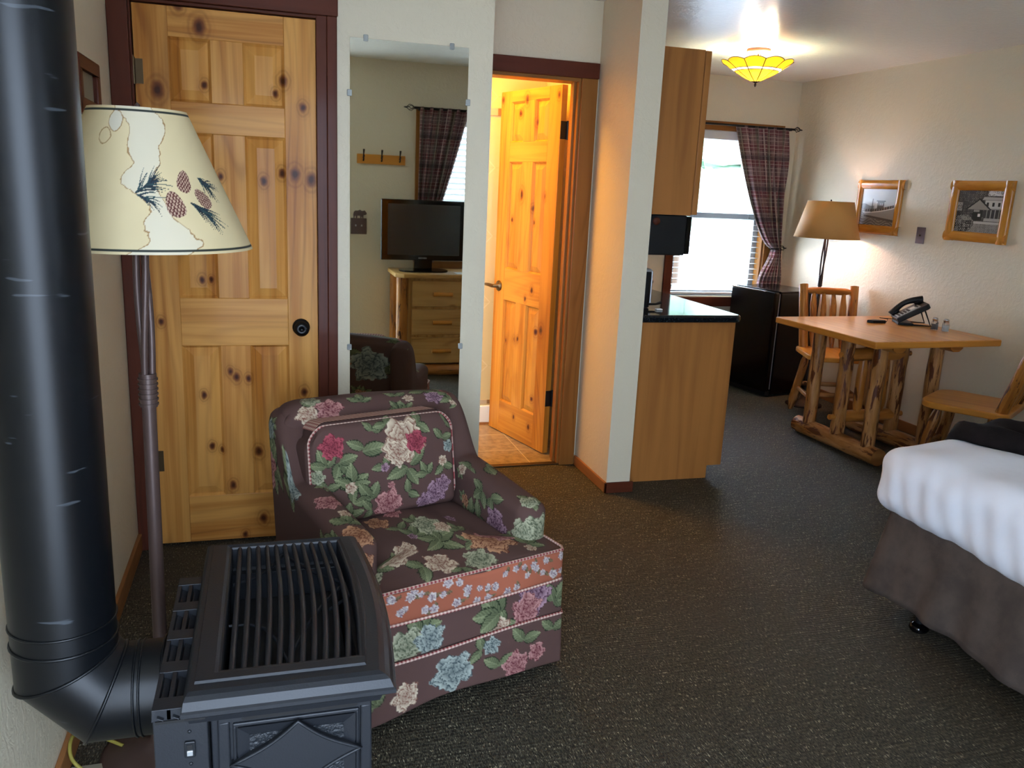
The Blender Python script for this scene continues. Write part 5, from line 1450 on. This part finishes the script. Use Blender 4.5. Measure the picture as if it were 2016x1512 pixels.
# arms with rising wings
def H_(y):   # height of the side at local y
    f = np.clip((y+.24)/.40, 0, 1); g = np.clip((y-.155)/.12, 0, 1); g = g*g*(3-2*g)
    return .52+.04*f+(.745-.56)*g
def d_arm(V, V0):
    o = V.copy(); y = V0[:, 1]-.0; z = o[:, 2]
    h = H_(y+.045)-.17
    o[:, 2] = z/.40*h
    fr = np.clip((-y-.20)/.10, 0, 1)
    o[:, 0] *= 1+.10*np.clip((z-.25)/.12, 0, 1)*(1-np.clip((y-.05)/.1, 0, 1))
    o[:, 1] += .045*np.clip((z-.30)/.1, 0, 1)*0+.10*np.clip((y-.1)/.2, 0, 1)*(z/.40)*.6
    return o
part('arm', (.105, .60, .40), .045, .0038, (.288, .045, .17), d_arm,
     [('sage', -.0, .30, .062, .4), ('mauve', .0, .23, .04, 2.0), ('mauve', -.20, .27, .055, 1.0), ('sage', -.055, .30, .05, .4), ('lf', -.15, .22, .08, -1.2, 3), ('lf', -.26, .18, .08, 1.2, 3), ('lf', -.10, .17, .07, -1.5, 2)], .6, 11)
part('arm', (.105, .60, .40), .045, .0038, (-.288, .045, .17), d_arm,
     [('peach', .0, .44, .055, .7), ('peach', .0, .33, .03, .7), ('lf', .0, .52, .07, 1.2, 3), ('pink', .0, .66, .04, 2.0), ('lf', -.2, .30, .08, 1.0, 3), ('teal', -.33, .2, .05, 1.0), ('cream', .02, .58, .02, 1.0)], .6, 12)
def d_back(V, V0):
    o = V.copy(); z = V0[:, 2]; o[:, 1] += .10*np.clip(z/.60, 0, 1)**1.2*.75
    top = np.clip((z-.50)/.10, 0, 1); ax = np.clip((np.abs(V0[:, 0])-.24)/.10, 0, 1)
    o[:, 2] -= .035*top*ax**2
    o[:, 2] -= .02*top*np.clip(V0[:, 0]/.33, 0, 1)
    return o
part('backrest', (.665, .115, .60), .045, .0038, (0, .265, .17), d_back,
     [('cream', -.245, .57, .035, .5), ('pink', -.17, .585, .045, 1.7), ('lf', -.06, .60, .06, 1.4, 3), ('lf', -.22, .60, .06, 1.2, 2), ('lf', .08, .62, .05, 1.6, 2), ('mauve', .22, .60, .035, 1), ('sage', -.22, .64, .03, 2.0), ('cream', .12, .60, .02, 3.0),
      ('teal', 3.14, .46, .090, 1.5, .9), ('peach', 3.0, .44, .05, .8), ('lf', 3.22, .42, .1, 2.0, 3), ('lf', 3.04, .52, .07, 1.0, 2), ('lf', 2.94, .50, .07, .3, 2), ('pink', 2.80, .50, .05, 2.0)], .45, 21)
# seat cushion (T shaped) with salmon boxing
def d_seat(V, V0):
    o = V.copy(); y = V0[:, 1]; t = np.clip((y+.175)/.05, 0, 1); wfac = 1-(1-.455/.675)*t
    o[:, 0] *= wfac
    cx2 = 1-(V0[:, 0]/.34)**2; cy2 = 1-(V0[:, 1]/.30)**2
    top = V0[:, 2]/.105
    o[:, 2] += top*.030*np.clip(cx2, 0, 1)*np.clip(cy2, 0, 1)+.004*top*np.sin(V0[:, 0]*23+V0[:, 1]*9)
    o[:, 1] -= .010*np.clip(cx2, 0, 1)*(y < -.25)
    return o
def rec(C, P, V0, sd):
    m = np.isin(sd, (2, 3, 5)); Q = P[m].copy(); D = np.tile(PAL['salmon'], (len(Q), 1))
    r = random.Random(3)
    D = D*(1+.12*np.sin(Q[:, 0]*13)[:, None]); 
    u = -.36
    while u < .70:
        for _ in (0, 1):
            x = u+r.uniform(-.01, .01); z = r.uniform(.012, .092)
            leaf(Q, D, x+.008, z, .022, .006, r.uniform(0, 6), L3('#7b6a4c'), L3('#4d4030'))
            rose(Q, D, x, z, r.uniform(.009, .015), PAL['white'], PAL['white2'], r.uniform(0, 9))
        u += .034
    C[m] = D
seatf = [('peach', .145, .225, .068, .5), ('pink', .19, .25, .04, 1.5), ('sage', .055, .155, .045, 2.0), ('cream', -.065, .175, .045, 1.2), ('cream', -.175, .265, .055, .3), ('sage', .02, .395, .062, .9), ('cream', .07, .36, .035, 2.0), ('mauve', .17, .43, .025, 1.0),
         ('lf', -.02, .30, .12, .2, 3), ('lf', .0, .29, .10, 2.6, 3), ('lf', .24, .18, .07, .6, 3), ('cream', .235, .15, .018, 1.0), ('lf', -.12, .17, .07, 3.3, 2), ('lf', -.02, .14, .05, 4.4, 2), ('lf', -.10, .42, .07, 1.8, 2), ('lf', .09, .24, .06, 2.7, 2), ('peach', -.16, .50, .05, 1.0), ('pink', -.05, .55, .04, 2.0), ('lf', -.08, .36, .08, 1.0, 3), ('lf', .12, .32, .07, 1.6, 3), ('mauve', -.09, .35, .02, 1.0), ('lf', .28, .22, .06, 1.3, 3), ('sage', -.27, .20, .035, 1.0), ('lf', -.24, .24, .07, .4, 3), ('lf', -.02, .44, .06, 1.0, 3)]
part('seat_cushion', (.675, .60, .105), .018, .0034, (.0, -.045, .30), d_seat, seatf, 0.0, 31, rec)
# back cushion
tilt = Matrix.Rotation(math.radians(-9), 4, 'X')
def d_bc(V, V0):
    o = V.copy(); cx2 = np.clip(1-(V0[:, 0]/.255)**2, 0, 1); cz2 = np.clip(1-((V0[:, 2]-.155)/.17)**2, 0, 1)
    o[:, 1] += np.where(V0[:, 1] < 0, -1, .4)*.035*cx2**.7*cz2**.7*np.abs(V0[:, 1])/.06
    # rounded top corners
    ax = np.clip((np.abs(V0[:, 0])-.19)/.065, 0, 1); tz = np.clip((V0[:, 2]-.24)/.07, 0, 1)
    o[:, 2] -= .035*tz*ax**2; o[:, 0] *= 1-.07*ax*tz**2
    return o
bcf = [('cream', .055, .245, .070, .4), ('crim', .098, .232, .036, 1.0), ('cream', .03, .205, .042, 2.0), ('crim', -.185, .25, .038, .7), ('lf', -.165, .20, .07, -.8, 3), ('lf', -.09, .225, .085, .1, 1), ('lf', -.085, .235, .06, 2.7, 1), ('lf', -.05, .285, .045, 1.2, 2),
       ('lf', .06, .155, .08, 3.5, 1), ('lf', .07, .16, .075, .7, 1), ('lf', .06, .15, .07, -1.0, 1), ('lf', .11, .29, .06, .4, 2), ('lf', -.13, .12, .075, 1.6, 3), ('lf', -.13, .12, .06, -2.6, 2), ('lf', -.13, .12, .06, .1, 1), ('cream', -.135, .115, .018, 1.0),
       ('pink', -.01, .045, .046, 1.8), ('mauve', .165, .05, .040, .5), ('mauve', .12, .028, .026, 1.5), ('mauve', .195, .075, .03, 2.5), ('lf', -.07, .07, .07, 2.2, 3), ('lf', -.07, .035, .05, 3.3, 2), ('cream', .197, .155, .017, 2.0), ('lf', .20, .14, .05, -1.4, 2), ('lf', .20, .23, .05, 1.2, 2), ('pink', .0, .105, .012, 1.0), ('lf', -.19, .04, .06, 1.0, 2), ('lf', -.21, .12, .05, 1.3, 2)]
V, F, V0, sd = rbox((.52, .12, .325), .028, .0028, d_bc)
P = paintmap(V0, sd, (.52, .12, .325)); C = floral(P, bcf+[('lf', -.21, .19, .06, 1.9, 3), ('sage', -.235, .16, .022, 1.0), ('lf', .13, .12, .05, 2.0, 3), ('lf', -.02, .17, .05, 2.2, 2), ('mauve', -.02, .165, .014, 1.0), ('lf', .22, .29, .05, .5, 2), ('lf', .0, .30, .05, 2.2, 2), ('lf', .06, .07, .05, .6, 2), ('lf', -.15, .02, .06, .3, 3), ('teal', .225, .20, .02, 1.)], 0, 41)
BCM = Matrix.Translation((-.040, .165, .410)) @ tilt
bco = dense_obj('back_cushion', V, F, P, C, 'floral', ac, BCM)
# piping
def pipe_(pts, par=ac, r=.0045, closed=False):
    return MB().tube(pts, r, 8, closed=closed).build('piping', 'gingham', par, True)
def top_loop(n=60):
    out = []
    for i in range(n+1):
        f = i/n; x = -.3375+.675*f
        out.append(x)
    return out
def seat_edge(z, zc):
    out = [(-.336, y, z) for y in np.linspace(-.21, -.325, 8)]
    out += [(x, -.344-.010*(1-(x/.34)**2), z+zc*(1-(x/.34)**2)*.2) for x in np.linspace(-.325, .325, 50)]
    out += [(.336, y, z) for y in np.linspace(-.325, -.21, 8)]
    return out
pipe_(seat_edge(.401, .03)); pipe_(seat_edge(.304, 0))
pipe_([(-.342, y, .190) for y in np.linspace(.34, -.335, 24)]+[(x, -.351, .190+.004*math.sin(x*9)) for x in np.linspace(-.333, .333, 40)]+[(.342, y, .190) for y in np.linspace(-.335, .34, 24)])
loop = []
for (x, z) in rrect(-.250, .250, .012, .314, .05, 6):
    ax = max(0, min(1, (abs(x)-.19)/.065)); tz = max(0, min(1, (z-.24)/.07))
    x2 = x*(1-.07*ax*tz**2)
    loop.append(tuple(BCM @ Vector((x2*1.01, -.052, z))))
pipe_(loop, bco, .0042, True)
# gingham boxing strip along the top of the back cushion
m = MB(); n_ = 40
def gb_(u, v):
    x = -.245+.49*u; ax = max(0, min(1, (abs(x)-.19)/.065))
    return tuple(BCM @ Vector((x*(1-.07*ax), -.050+.10*v, .3268-.035*ax**2)))
m.grid(gb_, 40, 4, uvfn=lambda u, v: (u*.45, v*.1)); m.build('gingham_boxing', 'gingham', ac, True)
